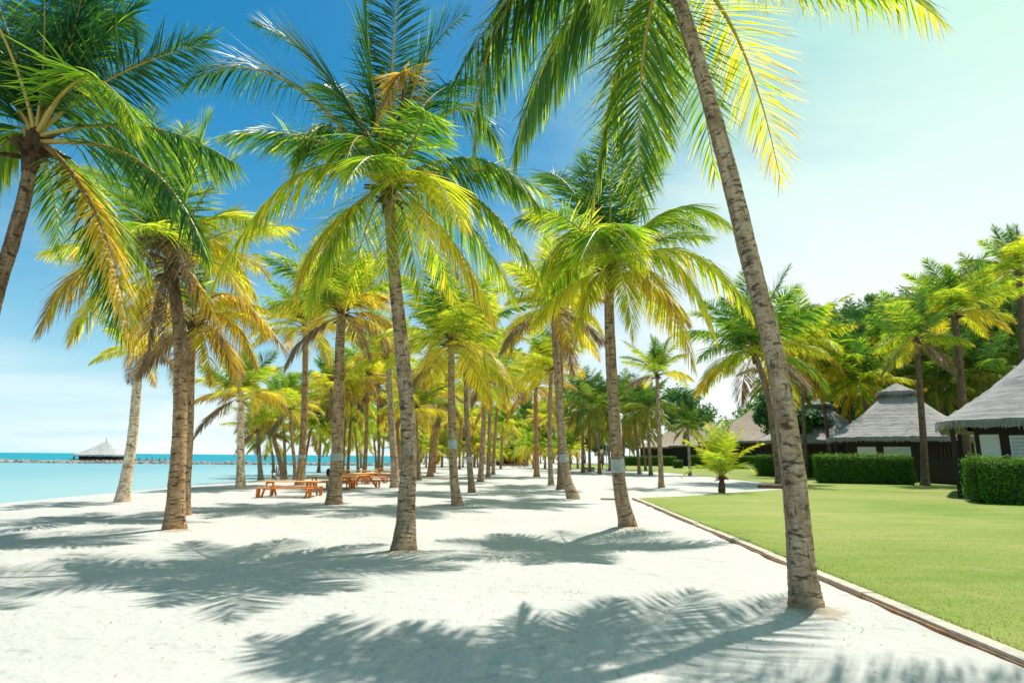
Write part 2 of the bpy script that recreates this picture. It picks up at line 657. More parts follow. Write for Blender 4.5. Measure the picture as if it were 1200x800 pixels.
def grid_obj(name, xs, ys, zf, mat):
    X, Y = np.meshgrid(xs, ys)
    Z = zf(X, Y)
    nx, ny = len(xs), len(ys)
    v = np.stack([X, Y, Z], -1).reshape(-1, 3)
    i = np.arange(nx * ny).reshape(ny, nx)
    fs = np.stack([i[:-1, :-1], i[:-1, 1:], i[1:, 1:], i[1:, :-1]], -1).reshape(-1, 4)
    me = bpy.data.meshes.new(name)
    me.from_pydata(v.tolist(), [], fs.tolist())
    me.polygons.foreach_set('use_smooth', np.ones(len(me.polygons), dtype=bool))
    me.materials.append(mat)
    o = bpy.data.objects.new(name, me)
    COL.objects.link(o)
    return o


gx = axis([(-60, -26, 14), (-26, -14, 50), (-14, 9, 230), (9, 60, 40), (60, 3000, 30)])
gy = axis([(-30, 2, 20), (2, 16, 150), (16, 40, 100), (40, 140, 60), (140, 3000, 30)])
tag(grid_obj('sand_ground', gx, gy, sand_z, M_sand), kind='structure')

wm = MB()
wm.add([(-9000, -300, -.35), (2500, -300, -.35), (2500, 9000, -.35), (-9000, 9000, -.35)], [(0, 1, 2, 3)])
tag(wm.build('sea_water', M_water), kind='structure')

# lawn: one mown sheet with the sand path left open
K0, K1 = gnd(1206, 781), gnd(742, 584)
kd = (K1 - K0).normalized()
kn = Vector((kd.y, -kd.x, 0))                 # towards the lawn
Kn = K0 - kd * 9.0                            # behind the camera's side
lawn_px = [(760, 583), (800, 581.5), (850, 578), (900, 574.5), (932, 571.5),
           (925, 568.5), (880, 563.5), (830, 558), (790, 554), (735, 550.5)]
lp = [Kn + kn * .10, K1 + kn * .10] + [gnd(*q) for q in lawn_px] + [Vector((9, 90, 0)), Vector((12, 160, 0)), Vector((160, 160, 0)), Vector((160, -12, 0))]
import bmesh
bm = bmesh.new()
f = bm.faces.new([bm.verts.new((p.x, p.y, .012)) for p in lp])
bmesh.ops.triangulate(bm, faces=[f])
bmesh.ops.recalc_face_normals(bm, faces=bm.faces)
me = bpy.data.meshes.new('lawn')
bm.to_mesh(me); bm.free()
me.materials.append(M_lawn)
tag(link('lawn', me), kind='structure')

# kerb: pale concrete strip with a rusty board facing the sand
root = tag(empty('kerb', Kn), kind='structure')
KL = (K1 - Kn).length
nk = int(KL / 1.6)
mk, mb_ = MB(), MB()
for i in range(nk):
    a = Kn + kd * (KL * i / nk + .006) - Kn
    b = Kn + kd * (KL * (i + 1) / nk - .006) - Kn
    o1 = kn * (.06 + random.uniform(-.014, .014))
    zz = .045 + random.uniform(-.012, .010)
    mk.bar(a + o1 + Vector((0, 0, zz - .06)), b + o1 + Vector((0, 0, zz - .06 + random.uniform(-.004, .004))), .17, .13)
    o2 = kn * (-.044)
    mb_.bar(a + o2 + Vector((0, 0, -.050)), b + o2 + Vector((0, 0, -.050)), .028, .13)
mk.build('kerb_strip', M_kerb, root)
mb_.build('edging_board', M_edge, root)

# short blades over the nearest lawn
gb = MB()
NB = 70000
t = rng.random(NB) ** 1.0 * (KL - 3) + 0
u = .17 + rng.random(NB) ** 2.0 * 7.0
bp = np.array(Kn)[None] + np.array(kd)[None] * t[:, None] + np.array(kn)[None] * u[:, None]
keep = (bp[:, 1] > 3.2) & (bp[:, 1] < 15)
bp = bp[keep]; nb = len(bp)
ang = rng.random(nb) * 2 * np.pi
hgt = rng.uniform(.010, .022, nb)
wv = np.stack([np.cos(ang), np.sin(ang), 0 * ang], 1) * .004
lean = np.stack([rng.normal(0, .012, nb), rng.normal(0, .012, nb), hgt], 1)
bp[:, 2] = .010
vs = np.stack([bp - wv, bp + wv, bp + lean], 1).reshape(-1, 3)
cc = np.repeat(np.stack([np.clip(rng.normal(.4, .25, nb), 0, 1), rng.random(nb), np.zeros(nb)], 1), 3, 0)
gb.add(vs, np.arange(nb * 3).reshape(-1, 3), cc)
ne = 5000
te = rng.random(ne) * (KL - 4)
pe = np.array(Kn)[None] + np.array(kd)[None] * te[:, None] + np.array(kn)[None] * (.15 + np.abs(rng.normal(0, .035, ne)))[:, None]
pe[:, 2] = .012
ae = rng.random(ne) * 6.28
we = np.stack([np.cos(ae), np.sin(ae), 0 * ae], 1) * .004
le = np.stack([rng.normal(0, .018, ne), rng.normal(0, .018, ne), rng.uniform(.03, .085, ne)], 1) - np.array(kn)[None] * rng.uniform(-.01, .05, ne)[:, None]
gb.add(np.stack([pe - we, pe + we, pe + le], 1).reshape(-1, 3), np.arange(ne * 3).reshape(-1, 3), np.repeat(np.stack([np.clip(rng.normal(.4, .25, ne), 0, 1), rng.random(ne), np.zeros(ne)], 1), 3, 0))
tag(gb.build('grass', M_grass), kind='stuff')


# ------------------------------------------------------------------ palms
def norm(a):
    return a / (np.linalg.norm(a, axis=-1, keepdims=True) + 1e-9)


def frond_into(mb, P0, P1, P2, age, rg, nleaf=80, lmax=.78, droop=.5, seg=3, width=.018, vee=.3, twist=0.0, bald=0.0, pet=1.0, brown_tip=.2):
    """one coconut frond along a quadratic curve, rachis plus two rows of leaflets"""
    P0, P1, P2 = (np.asarray(p, float) for p in (P0, P1, P2))

    def C(s):
        s = s[:, None]
        return (1 - s) ** 2 * P0 + 2 * s * (1 - s) * P1 + s ** 2 * P2

    def D(s):
        s = s[:, None]
        return norm(2 * (1 - s) * (P1 - P0) + 2 * s * (P2 - P1))
    L = np.linalg.norm(P1 - P0) + np.linalg.norm(P2 - P1)
    hz = (P2 - P0) * np.array((1, 1, 0))
    if np.linalg.norm(hz) < .05:
        hz = np.array((math.cos(age * 40), math.sin(age * 40), 0))
    hz = norm(hz)
    S0 = np.cross(hz, np.array((0, 0, 1.0)))
    # rachis
    ss = np.linspace(0, 1, 11)
    pts = C(ss)
    mb.tube(pts, (0.036 * (1 - ss) ** 1.3 + .005) * pet * L / 3.8, 5, (age, .5, 1.0 if age < .93 else .0), caps=False)
    # leaflets
    s1 = np.linspace(.13, .995, nleaf) ** .92
    s = np.concatenate([s1, s1]) + rg.normal(0, .004, 2 * nleaf)
    s = np.clip(s, .1, 1.0)
    side = np.concatenate([np.ones(nleaf), -np.ones(nleaf)])
    n = len(s)
    keep = rg.random(n) > bald
    s, side = s[keep], side[keep]
    n = len(s)
    B, T = C(s), D(s)
    S = np.tile(S0, (n, 1))
    N = norm(np.cross(S, T))
    tw = twist * s + rg.normal(0, .06, n)
    S, N = S * np.cos(tw)[:, None] + N * np.sin(tw)[:, None], N * np.cos(tw)[:, None] - S * np.sin(tw)[:, None]
    prof = np.interp(s, [.1, .2, .38, .65, .85, 1.0], [.5, .85, 1.0, .9, .62, .34])
    ll = lmax * prof * rg.uniform(.86, 1.08, n)
    a = np.interp(s, [.1, .5, .9, 1.0], [R(20), R(33), R(52), R(76)]) + rg.normal(0, .09, n)
    d = S * (side * np.cos(a))[:, None] + T * np.sin(a)[:, None] + N * (vee + rg.normal(0, .10, n))[:, None]
    d = norm(d)
    g = np.array((0, 0, -1.0))
    wprof = np.array([.45, 1.0, .8, .5, .04]) if seg == 4 else (np.array([.5, 1.0, .72, .04]) if seg == 3 else np.array([.6, 1.0, .05]))
    dr = droop * .62 * rg.uniform(.5, 1.5, n)
    pos = B.copy()
    rows = []
    crnd = rg.random(n)
    tipage = age + (rg.random(n) ** 3) * .35
    ages = []
    ww = width * np.sqrt(prof)
    for k in range(seg + 1):
        W = T - (T * d).sum(1)[:, None] * d
        W = norm(W)
        X = np.cross(d, W)
        rot = .7 * side
        W = W * np.cos(rot)[:, None] + X * np.sin(rot)[:, None]
        hw = (ww * wprof[k])[:, None]
        rows.append(np.stack([pos - W * hw, pos + W * hw], 1))
        ages.append(np.clip(tipage + (brown_tip if k == seg else (brown_tip * .35 if k == seg - 1 else 0)) + np.where(s > .9, .08, 0), 0, 1))
        if k < seg:
            d = norm(d + g * (dr * (1.15, .75, .42, .25)[k] * 3.0 / seg)[:, None])
            pos = pos + d * (ll / seg)[:, None]
    V = np.stack(rows, 1)                            # n, seg+1, 2, 3
    A = np.repeat(np.stack(ages, 1)[:, :, None], 2, 2)
    cc = np.stack([A, np.broadcast_to(crnd[:, None, None], A.shape), np.zeros(A.shape)], -1)
    m = (seg + 1) * 2
    base = np.arange(n)[:, None] * m
    fs = []
    for k in range(seg):
        fs.append(base + np.array([[2 * k, 2 * k + 1, 2 * k + 3, 2 * k + 2]]))
    mb.add(V.reshape(-1, 3), np.concatenate(fs), cc.reshape(-1, 3))


def random_curve(rg, u, L):
    """u = 0 youngest upright spear ... 1 oldest hanging frond; curve in the x-z plane"""
    e = R(np.interp(u, [0, .25, .5, .75, 1], [84, 62, 36, 6, -40])) + rg.normal(0, .10)
    bend = R(np.interp(u, [0, .3, .6, 1], [14, 42, 64, 42])) * rg.uniform(.75, 1.25)
    l = L * np.interp(u, [0, .15, .7, 1], [.78, 1, 1, .82]) * rg.uniform(.9, 1.08)
    a = .52 * l
    P1 = np.array((a * math.cos(e), 0, a * math.sin(e)))
    e2 = max(e - bend, R(-86))
    P2 = P1 + np.array(((l - a) * math.cos(e2), rg.normal(0, .1) * l, (l - a) * math.sin(e2)))
    return np.zeros(3), P1, P2


def frond_age(rg, u, warm=0.0):
    return float(np.clip(np.interp(u, [0, .3, .6, .85, 1], [.10, .22, .38, .52, .64]) + warm + rg.normal(0, .07), 0, 1))


def rotz(p, a):
    c, s = math.cos(a), math.sin(a)
    return np.array((p[0] * c - p[1] * s, p[0] * s + p[1] * c, p[2]))


def spline(pts, n):
    """Catmull-Rom through pts"""
    P = np.asarray(pts, float)
    P = np.vstack([2 * P[0] - P[1], P, 2 * P[-1] - P[-2]])
    m = len(P) - 3
    out = []
    for t in np.linspace(0, m - 1e-6, n):
        i = int(t); u = t - i
        a, b, c, d = P[i:i + 4]
        out.append(.5 * (2 * b + (c - a) * u + (2 * a - 5 * b + 4 * c - d) * u * u + (3 * b - a - 3 * c + d) * u ** 3))
    return np.array(out)


def trunk_path(pix, base, dy):
    """pixels from base to crown, depth running from base.y to base.y + dy"""
    pts = [np.array(base)]
    n = len(pix)
    for i in range(1, n):
        pts.append(np.array(at(pix[i][0], pix[i][1], base[1] + dy * i / (n - 1))))
    return np.array(pts)


def make_trunk(root, path, r, flare=.75, tint=(1, 1, 1), near=True, top=.78, band=None, bulge=.45):
    base = path[0]
    rel = path - base
    length = np.linalg.norm(np.diff(rel, axis=0), axis=1).sum()
    n = int(np.clip(length / (.03 if near else .25), 12, 260))
    P = spline(rel, n)
    P[0, 2] -= .12
    hgt = np.concatenate([[0], np.cumsum(np.linalg.norm(np.diff(P, axis=0), axis=1))])
    rad = r * (1 + flare * np.exp(-hgt / .28) + bulge * np.exp(-hgt / 1.3) * .5) * np.interp(hgt / hgt[-1], [0, .5, 1], [1, .93, top])
    ph = random.random() * 9
    if near:
        def rf(v, th):
            x = v + .012 * math.sin(v * 3 + ph)
            x = x + .03 * math.sin(v * 7.3 + ph * 2) + .012 * math.sin(v * 19 + ph)
            saw = (x * 11.5) % 1.0
            lump = .030 * np.sin(th * 2 + v * 1.7 + ph) + .022 * np.sin(th * 3 - v * 2.9) + .02 * np.sin(th * 5 + v * 9.0) + .012 * np.sin(th * 9 + v * 23)
            return 1 + .042 * (saw - .5) + lump
    else:
        rf = None
    m = MB()
    m.tube(P, rad, 22 if near else 9, (0, .5, 0), radf=rf)
    o = m.build('trunk', M_trunk, root, smooth=True)
    o.color = (*tint, 1)
    if band:
        i0 = np.searchsorted(P[:, 2], band[0]); i1 = np.searchsorted(P[:, 2], band[1])
        i1 = max(i1, i0 + 2)
        b = MB()
        b.tube(P[i0:i1], rad[i0:i1] * 1.07 + .004, 18, caps=False)
        b.build('metal_band', M_metal, o, smooth=True)
    return P[-1] + base, (P[-1] - P[-2]) / np.linalg.norm(P[-1] - P[-2])


def make_heart(root, off, scale=1.0, nuts=0, rg=rng):
    """fibrous crown heart with old petiole stubs"""
    m = MB()
    off = np.array(off)
    zs = np.linspace(-.55, .35, 9) * scale
    rr = np.interp(np.linspace(0, 1, 9), [0, .35, .6, 1], [.10, .145, .17, .05]) * scale
    m.tube([off + np.array((0, 0, z)) for z in zs], rr, 10)
    for k in range(14):
        a = k * 2.4
        e = rg.uniform(-.3, .9)
        d = np.array((math.cos(a) * math.cos(e), math.sin(a) * math.cos(e), math.sin(e)))
        p = off + np.array((0, 0, rg.uniform(-.35, .1))) * scale + d * .1 * scale
        l = rg.uniform(.25, .5) * scale
        m.tube([p, p + d * l * .6, p + d * l + np.array((0, 0, -.04))], np.array([.045, .035, .02]) * scale, 5)
    o = m.build('crown', M_fibre, root, smooth=True)
    for k in range(nuts):
        a = rg.uniform(0, 6.28)
        r = rg.uniform(.2, .34)
        c = off + np.array((math.cos(a) * r, math.sin(a) * r, rg.uniform(-.55, -.2)))
        q = MB()
        zz = np.linspace(-1, 1, 7)
        q.tube([c + np.array((0, 0, .14 * z)) for z in zz], .105 * np.sqrt(np.maximum(1 - zz ** 2, .02)) * (1 + .12 * zz), 9)
        q.build('coconut', M_nut, o, smooth=True)
    return o


def hero_palm(label, base, pix, dy, r, fronds, tint=(1, 1, 1), nrand=6, band=None, flare=.75, Lr=3.6, warm=0.0, nuts=0, rand_u=(.2, 1), seed=1, group=None, hz=0.0, dens=1.0, hue=.94):
    """palm with traced trunk; fronds = (via px, via py, tip px, tip py, depth of tip, age, droop)"""
    rg = np.random.default_rng(seed)
    base = np.array(base)
    root = empty('palm_tree', base)
    tag(root, label, 'palm tree', group)
    top, tdir = make_trunk(root, trunk_path(pix, base, dy), r, tint=tint, band=band, flare=flare)
    off = top - base
    crown = make_heart(root, off, 1.0, nuts, rg)
    yc = top[1]
    heart = top + np.array((0, 0, .12 + hz))
    k = 0
    for fr in fronds:
        vx, vy, tx, ty, fd, age, dr = fr[:7]
        tip = np.array(at(tx, ty, yc + fd))
        via = np.array(at(vx, vy, yc + fd * (fr[7] if len(fr) > 7 else .5)))
        a0 = norm((via - heart) * np.array((1, 1, .6)))
        p0 = heart + a0 * .08 + np.array((0, 0, rg.uniform(-.12, .06)))
        P1 = 2 * via - (p0 + tip) / 2
        m = MB()
        L = np.linalg.norm(P1 - p0) + np.linalg.norm(tip - P1)
        frond_into(m, p0 - base, P1 - base, tip - base, age, rg, nleaf=int(88 * dens), lmax=min(.33 * L, 1.25) * (fr[8] if len(fr) > 8 else 1.0), droop=dr, seg=4, width=.0195,
                   vee=.22 if dr < .8 else .05, twist=rg.normal(0, .35), bald=.04, brown_tip=.2 + .1 * rg.random())
        m.build('frond', M_leaf, crown).color = (hue, 1, 1, 1)
    for i in range(nrand):
        u = rand_u[0] + (rand_u[1] - rand_u[0]) * (i + .5) / nrand
        az = i * 2.399 + seed
        p0, P1, P2 = (rotz(p, az) for p in random_curve(rg, u, Lr))
        m = MB()
        h = heart - base
        frond_into(m, p0 + h, P1 + h, P2 + h, frond_age(rg, u, warm), rg, nleaf=86, lmax=1.0, droop=np.interp(u, [0, .4, 1], [.15, .5, .8]), seg=3, twist=rg.normal(0, .3), bald=.04)
        m.build('frond', M_leaf, crown).color = (hue, 1, 1, 1)
    return root


# library of fronds shared by the mid-distance palms (8 ages x 4 variants)
LIB = []
lrg = np.random.default_rng(5)
for ui in range(9):
    row = []
    u = ui / 8
    for k in range(4):
        m = MB()
        p0, P1, P2 = random_curve(lrg, u, 3.5)
        frond_into(m, p0, P1, P2, frond_age(lrg, u, .06), lrg, nleaf=88, lmax=1.02, droop=float(np.interp(u, [0, .4, 1], [.15, .5, .85])), seg=3, width=.022, twist=lrg.normal(0, .35), bald=.05)
        me = m.mesh('frond')
        me.materials.append(M_leaf)
        row.append(me)
    LIB.append(row)
LIBD = []
for row in LIB:
    r2 = []
    for me in row[:3]:
        c = me.copy(); c.materials.clear(); c.materials.append(M_leaf_dark); r2.append(c)
    LIBD.append(r2)


def lib_crown(root, off, n, scale, rg, dark=False, umin=0.0, umax=1.0, heart=True, nuts=0, green=0.0):
    crown = make_heart(root, off, max(.7, scale * .9), nuts, rg)
    a0 = rg.uniform(0, 6.28)
    lib = LIBD if dark else LIB
    hue = 1.04 + rg.uniform(-.10, .12) - green
    cut = rg.uniform(.8, 1.0)
    ndead = int(rg.integers(0, 4))
    for i in range(n):
        u = umin + (umax * cut - umin) * ((i + .5) / n) ** rg.uniform(.9, 1.1)
        if rg.random() < .07:
            continue
        row = lib[int(round(u * 8))]
        me = row[rg.integers(len(row))]
        o = bpy.data.objects.new('frond', me)
        COL.objects.link(o)
        o.parent = crown
        az = a0 + i * 2.399 + rg.normal(0, .15)
        s = scale * rg.uniform(.88, 1.1)
        o.location = Vector(off) + Vector((0, 0, .12 - .25 * u))
        o.rotation_euler = (rg.normal(0, .06), rg.normal(0, .07), az)
        o.scale = (s, s, s)
        o.color = (hue + rg.normal(0, .05) + (.45 if i >= n - ndead else 0), 1, 1, 1)
    return crown


def mid_palm(label, base_px, pix, dy=0.0, wpx=10, n=24, scale=1.0, tint=(1, 1, 1), band=None, dark=False, seed=0, group=None, umax=1.0, base=None, flare=.6, near=None, nuts=0, depth=None, umin=0.0, lift=0.0, green=0.0):
    rg = np.random.default_rng(1000 + seed)
    if depth is not None:
        b = np.array(at(base_px[0], base_px[1], depth)); b[2] = 0.0
    else:
        b = np.array(gnd(*base_px))
    b[2] = float(sand_z(b[0], b[1])) if b[0] < 3 else 0.0
    d = b[1]
    root = empty('palm_tree', b)
    tag(root, label, 'palm tree', group)
    r = wpx * d / F / 2
    isnear = d < 32 if near is None else near
    top, _ = make_trunk(root, trunk_path([base_px] + list(pix), b, dy), r, tint=tint, band=band, flare=flare, near=isnear)
    lib_crown(root, top - b + np.array((0, 0, lift)), n, scale, rg, dark, umin, umax, nuts=nuts, green=green)
    return root


# ---- far crowns: one mesh per variant
FAR = []
for k in range(6):
    rg = np.random.default_rng(70 + k)
    m = MB()
    n = 25
    for i in range(n):
        u = (i + .5) / n
        p0, P1, P2 = (rotz(p, i * 2.399) for p in random_curve(rg, u, 3.3))
        frond_into(m, p0, P1, P2, frond_age(rg, u, .05), rg, nleaf=42, lmax=.95, droop=float(np.interp(u, [0, .4, 1], [.15, .55, .9])), seg=2, width=.04, bald=.05)
    me = m.mesh('crown'); me.materials.append(M_leaf)
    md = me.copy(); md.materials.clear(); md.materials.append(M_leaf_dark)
    FAR.append((me, md))


def far_palm(label, group, px, py_crown, depth, scale=1.0, dark=False, lean=0.0, r=.14, seed=0, sx=1.0, tint=(1, 1, 1), green=0.0):
    rg = np.random.default_rng(3000 + seed)
    top = at(px, py_crown, depth)
    z0 = 0.0
    b = np.array((top.x + lean, depth, z0))
    root = empty('palm_tree', b)
    tag(root, label, 'palm tree', group)
    m = MB()
    H = top.z
    if H > .8:
        path = np.array([(0, 0, -.1), (-lean * .25, 0, H * .35), (-lean * .65, 0, H * .7), (-lean, 0, H)])
        P = spline(path, 10)
        m.tube(P, r * np.interp(np.linspace(0, 1, 10), [0, .08, .4, 1], [1.7, 1.15, 1, .8]), 8)
        o = m.build('trunk', M_trunk, root, smooth=True)
        o.color = (*tint, 1)
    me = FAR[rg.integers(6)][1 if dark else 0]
    c = link('crown', me, None, root)
    c.location = (-lean, 0, H)
    c.rotation_euler = (rg.normal(0, .05), rg.normal(0, .05), rg.uniform(0, 6.28))
    c.scale = (scale * sx, scale * sx, scale)
    c.color = (1.0 + rg.uniform(-.10, .12) - green, 1, 1, 1)
    return root


# ================================================================== hero palms
# main palm, centre left
hero_palm('tall coconut palm with full green crown standing nearest on the open sand left of centre',
          gnd(473, 645), [(473, 645), (476, 600), (479, 520), (473, 430), (463, 330), (455, 222)], .8, .150,
          [(330, 92, 218, 98, -.5, .16, .75), (385, 92, 303, 30, .8, .10, .6), (436, 95, 424, -25, .5, .06, .3), (460, 70, 468, -30, 1.4, .04, .3),
           (492, 85, 543, 18, .6, .08, .35), (474, 88, 438, 150, -.9, 1.14, .9, .5, .65), (385, 148, 346, 196, -1.0, .3, .8), (425, 160, 402, 208, -2.2, .34, .8),
           (352, 205, 246, 340, -.9, .44, .9), (398, 268, 364, 360, -1.2, .48, .85), (478, 205, 505, 285, -2.6, .55, .7), (500, 205, 540, 262, -2.2, .52, .75),
           (556, 186, 632, 242, -.4, .30, .85), (552, 228, 630, 322, .2, .36, .9), (530, 245, 604, 350, .9, .42, .9), (528, 280, 578, 372, -.6, .62, .9),
           (478, 270, 492, 352, 1.2, .5, .9), (535, 128, 588, 180, .9, .24, .7), (430, 265, 408, 352, 1.6, .46, .9), (415, 128, 372, 100, 2.2, .12, .5), (500, 120, 560, 95, 2.5, .12, .5),
           (460, 230, 448, 330, -1.6, .5, .8)],
          tint=(.92, .84, .74), nrand=9, seed=3, rand_u=(.35, 1.0), warm=.0, Lr=3.9, hue=.91)

# front right palm
hero_palm('close coconut palm with pale ringed leaning trunk beside the kerb of the lawn',
          gnd(945, 712), [(945, 712), (937, 640), (928, 540), (908, 420), (878, 300), (843, 160), (802, 20), (780, -40)], .6, .132,
          [(640, -40, 522, 118, .4, .14, .95), (672, 18, 603, 182, -.3, .26, .9), (728, 62, 694, 245, 1.3, .30, .55, .4), (752, 80, 752, 245, .9, .32, .6, .4),
           (862, 40, 914, 208, 2.2, .58, .35), (812, 60, 838, 205, 2.6, .24, .5), (945, -62, 1100, 22, -.2, .5, .95), (610, -10, 556, 178, .6, .30, .95), (690, 0, 620, 150, .9, .16, .8), (650, -20, 572, 128, 1.3, .16, .8), (770, 70, 775, 190, 2.0, .2, .6),
           (720, -130, 650, -260, .2, .1, .4), (800, -160, 840, -330, .3, .08, .3), (900, -60, 1040, -10, -1.6, .3, .6),
           (700, -110, 560, -120, -1.8, .2, .7), (790, -160, 760, -120, -3.2, .2, .7), (860, -130, 960, -110, -2.4, .2, .7), 
           (745, -60, 690, -40, -2.6, .3, .8)],
          tint=(1.0, .91, .79), nrand=1, flare=.62, seed=8, rand_u=(.1, .4), Lr=3.4, hz=.1, hue=.96)

# second right palm
hero_palm('coconut palm with broad yellow-green crown and pale blue metal band on its slim bent trunk',
          gnd(736, 618), [(736, 618), (727, 575), (722, 520), (717, 440), (714, 370), (715, 318)], -.8, .150,
          [(785, 246, 853, 262, .4, .3, .8), (808, 296, 880, 368, .2, .46, .9), (785, 300, 838, 392, -.8, .5, .9), (765, 322, 812, 425, -1.2, .62, .85),
           (720, 262, 752, 310, -2.6, .34, .8), (705, 268, 680, 305, -2.6, .36, .8), (662, 282, 626, 345, -.3, .44, .9), (660, 255, 608, 258, .8, .3, .8),
           (700, 240, 688, 186, .8, .12, .4), (735, 235, 764, 184, 1.0, .12, .4), (716, 220, 722, 140, .6, .06, .3), (694, 335, 674, 402, -.8, .6, .8),
           (730, 330, 742, 395, -1.4, .56, .8), (760, 262, 820, 268, 1.6, .3, .8), (668, 305, 625, 380, .8, .52, .9), (760, 330, 800, 400, 1.6, .55, .9), (672, 225, 640, 205, 1.5, .16, .6)],
          tint=(.88, .78, .66), nrand=8, band=(1.36, 1.70), seed=14, rand_u=(.3, 1), warm=.08, Lr=3.1)

# left edge palm; lowered frond ages put its backlit shade into the leaf colour
bl = at(-52, 560, 9.2); bl.z = float(sand_z(bl.x, bl.y))
hero_palm('dark leaning coconut palm at the left edge, its trunk base out of view',
          bl, [(-52, 560), (-30, 470), (-6, 350), (14, 285), (30, 225), (40, 168)], .0, .118,
          [(100, 92, 158, 142, -1.2, .48, .8), (165, 148, 274, 190, -.4, .33, .95), (165, 190, 242, 298, -.6, .30, .95), (112, 250, 152, 400, -.4, 1.14, .75, .5, .75), (106, 240, 142, 390, -.1, .3, .6), 
           (130, 92, 238, 52, .2, .14, .45), (52, 55, 48, -60, -.4, .1, .5), (80, 60, 104, -50, .2, .1, .5), (110, 60, 178, -4, .8, .12, .5), (20, 70, -18, -30, .5, .12, .5),
           (0, 120, -80, 90, .2, .2, .6), (5, 170, -50, 260, -.3, .5, .9), (-10, 150, -110, 190, .4, .3, .9), (90, 40, 150, 20, 1.6, .12, .7), (0, 60, -40, -10, 1.5, .12, .6), (90, 20, 130, -80, .6, .08, .5),
           (70, 55, 120, -30, 1.6, .1, .5), (60, 215, 70, 300, 1.4, .40, .9), (110, 215, 175, 320, 1.4, .34, .9)],
          tint=(.55, .46, .38), nrand=4, seed=21, rand_u=(.05, .3), hue=.84)

# left palm with dead fronds
hero_palm('coconut palm with brown dead fronds hanging round its trunk, close left of the twin trunks',
          gnd(204, 620), [(204, 620), (207, 570), (211, 490), (211, 400), (205, 345), (201, 312)], .2, .165,
          [(200, 268, 222, 330, -1.2, 1.02, .9), (186, 275, 170, 318, -1.0, .96, .9), (182, 352, 172, 428, -.5, .82, .5, .5, .6), (214, 362, 220, 440, -.4, 1.03, .5, .5, .5), (196, 350, 190, 424, -1.0, .94, .5, .5, .55),
           (110, 308, 46, 385, -.6, .64, .8), (130, 335, 84, 395, .6, .5, .8), (150, 270, 96, 270, .5, .35, .8), (165, 220, 140, 165, .6, .2, .5), (190, 215, 178, 132, .2, .12, .35),
           (222, 210, 246, 138, .4, .12, .35), (235, 235, 275, 185, .5, .3, .6), (250, 255, 312, 272, -.3, .34, .7), (255, 285, 300, 345, .5, .5, .8), (210, 220, 215, 150, 1.2, .14, .4),
           (160, 235, 110, 200, 1.2, .25, .6), (230, 330, 262, 400, .3, .66, .8), (165, 340, 150, 400, .3, .6, .8)],
          tint=(1.05, .86, .64), nrand=8, seed=33, rand_u=(.2, .8), Lr=3.2, warm=.05, hue=1.05)

# palm right behind it
hero_palm('coconut palm with orange yellow drooping crown, its trunk half hidden behind the dead-fronded palm',
          gnd(214, 603), [(214, 603), (217, 560), (221, 490), (223, 430), (226, 382)], .3, .150,
          [(270, 345, 335, 410, -.4, .72, .85), (265, 372, 300, 425, -.6, .68, .8), (255, 395, 280, 455, -.4, .7, .7), (262, 352, 312, 362, .4, .4, .8), (240, 330, 262, 280, .4, .3, .6),
           (205, 330, 180, 300, .4, .3, .6), (190, 372, 150, 420, .2, .6, .8), (240, 400, 248, 450, -.6, .62, .7), (215, 410, 205, 455, .6, .7, .7), (226, 320, 230, 262, .3, .2, .4)],
          tint=(1.0, .84, .66), nrand=7, seed=39, rand_u=(.3, 1), Lr=2.8, warm=.12, nuts=4, hue=1.05)

# ================================================================== mid palms (base pixel, further trunk pixels up to the crown)
mid_palm('slender coconut palm with grey white leaning trunk on the shore, left of the twin trunks', (143, 587), [(150, 548), (157, 495), (161, 445), (166, 412)], 0, 11, 13, .62, (1.9, 1.9, 1.85), seed=1, umin=.3)
mid_palm('whitish slim palm at the water side between the twin trunks and first picnic table', (282, 572), [(282, 540), (282, 505), (283, 464)], 0, 8.5, 24, .92, (1.9, 1.85, 1.75), seed=2)
mid_palm('short shore palm seen just left of the fan-backed wooden chair', (306, 560), [(304, 540), (302, 505)], 0, 5, 18, .8, seed=3, group=None)
mid_palm('leaning shore palm with its base right behind the fan-backed wooden chair', (333, 560), [(328, 540), (322, 518), (317, 490)], 0, 5, 20, .9, (.9, .8, .65), seed=4)
mid_palm('thin shore palm whose trunk rises over the first picnic table, left of the banded trunk', (346, 562), [(345, 540), (342, 515), (340, 478)], 0, 4, 20, .85, (.9, .8, .65), seed=5)
mid_palm('tall palm with orange brown trunk rising behind the first orange picnic table', (351, 568), [(354, 530), (357, 470), (358, 385)], 0, 8, 26, 1.05, (1.05, .82, .58), band=(1.45, 1.78), seed=6)
mid_palm('stout coconut palm with thick flared trunk between the first and second picnic tables', (391, 590), [(394, 550), (397, 480), (398, 420), (400, 368)], .2, 13.5, 27, 1.02, (1.05, .92, .76), band=(1.50, 1.80), seed=7, flare=.5)
mid_palm('palm with whitish flared base half hidden behind the tall central palm', (463, 571), [(462, 540), (459, 500), (455, 420)], 0, 8.5, 24, 1.0, (1.25, 1.15, 1.0), seed=8)
mid_palm('palm with brown trunk rising behind the row of orange tables', (427, 554), [(429, 520), (430, 480), (431, 440)], 0, 4.6, 24, 1.1, (1.0, .8, .6), seed=9, depth=50)
mid_palm('slim palm behind the far orange tables, right of the brown trunk', (444, 551), [(444, 520), (443, 480), (443, 452)], 0, 3.4, 22, 1.1, (1.0, .8, .6), seed=10, depth=56)
mid_palm('thin palm behind the second orange table beside the stout flared palm', (402, 556), [(403, 520), (405, 490), (407, 462)], 0, 3.2, 22, 1.0, (.8, .65, .5), seed=11, depth=52)
mid_palm('palm close right of the tall central palm with dark patch on its trunk', (491, 562), [(490, 540), (488, 505), (488, 478)], 0, 4.6, 23, 1.0, (.95, .8, .62), seed=12)
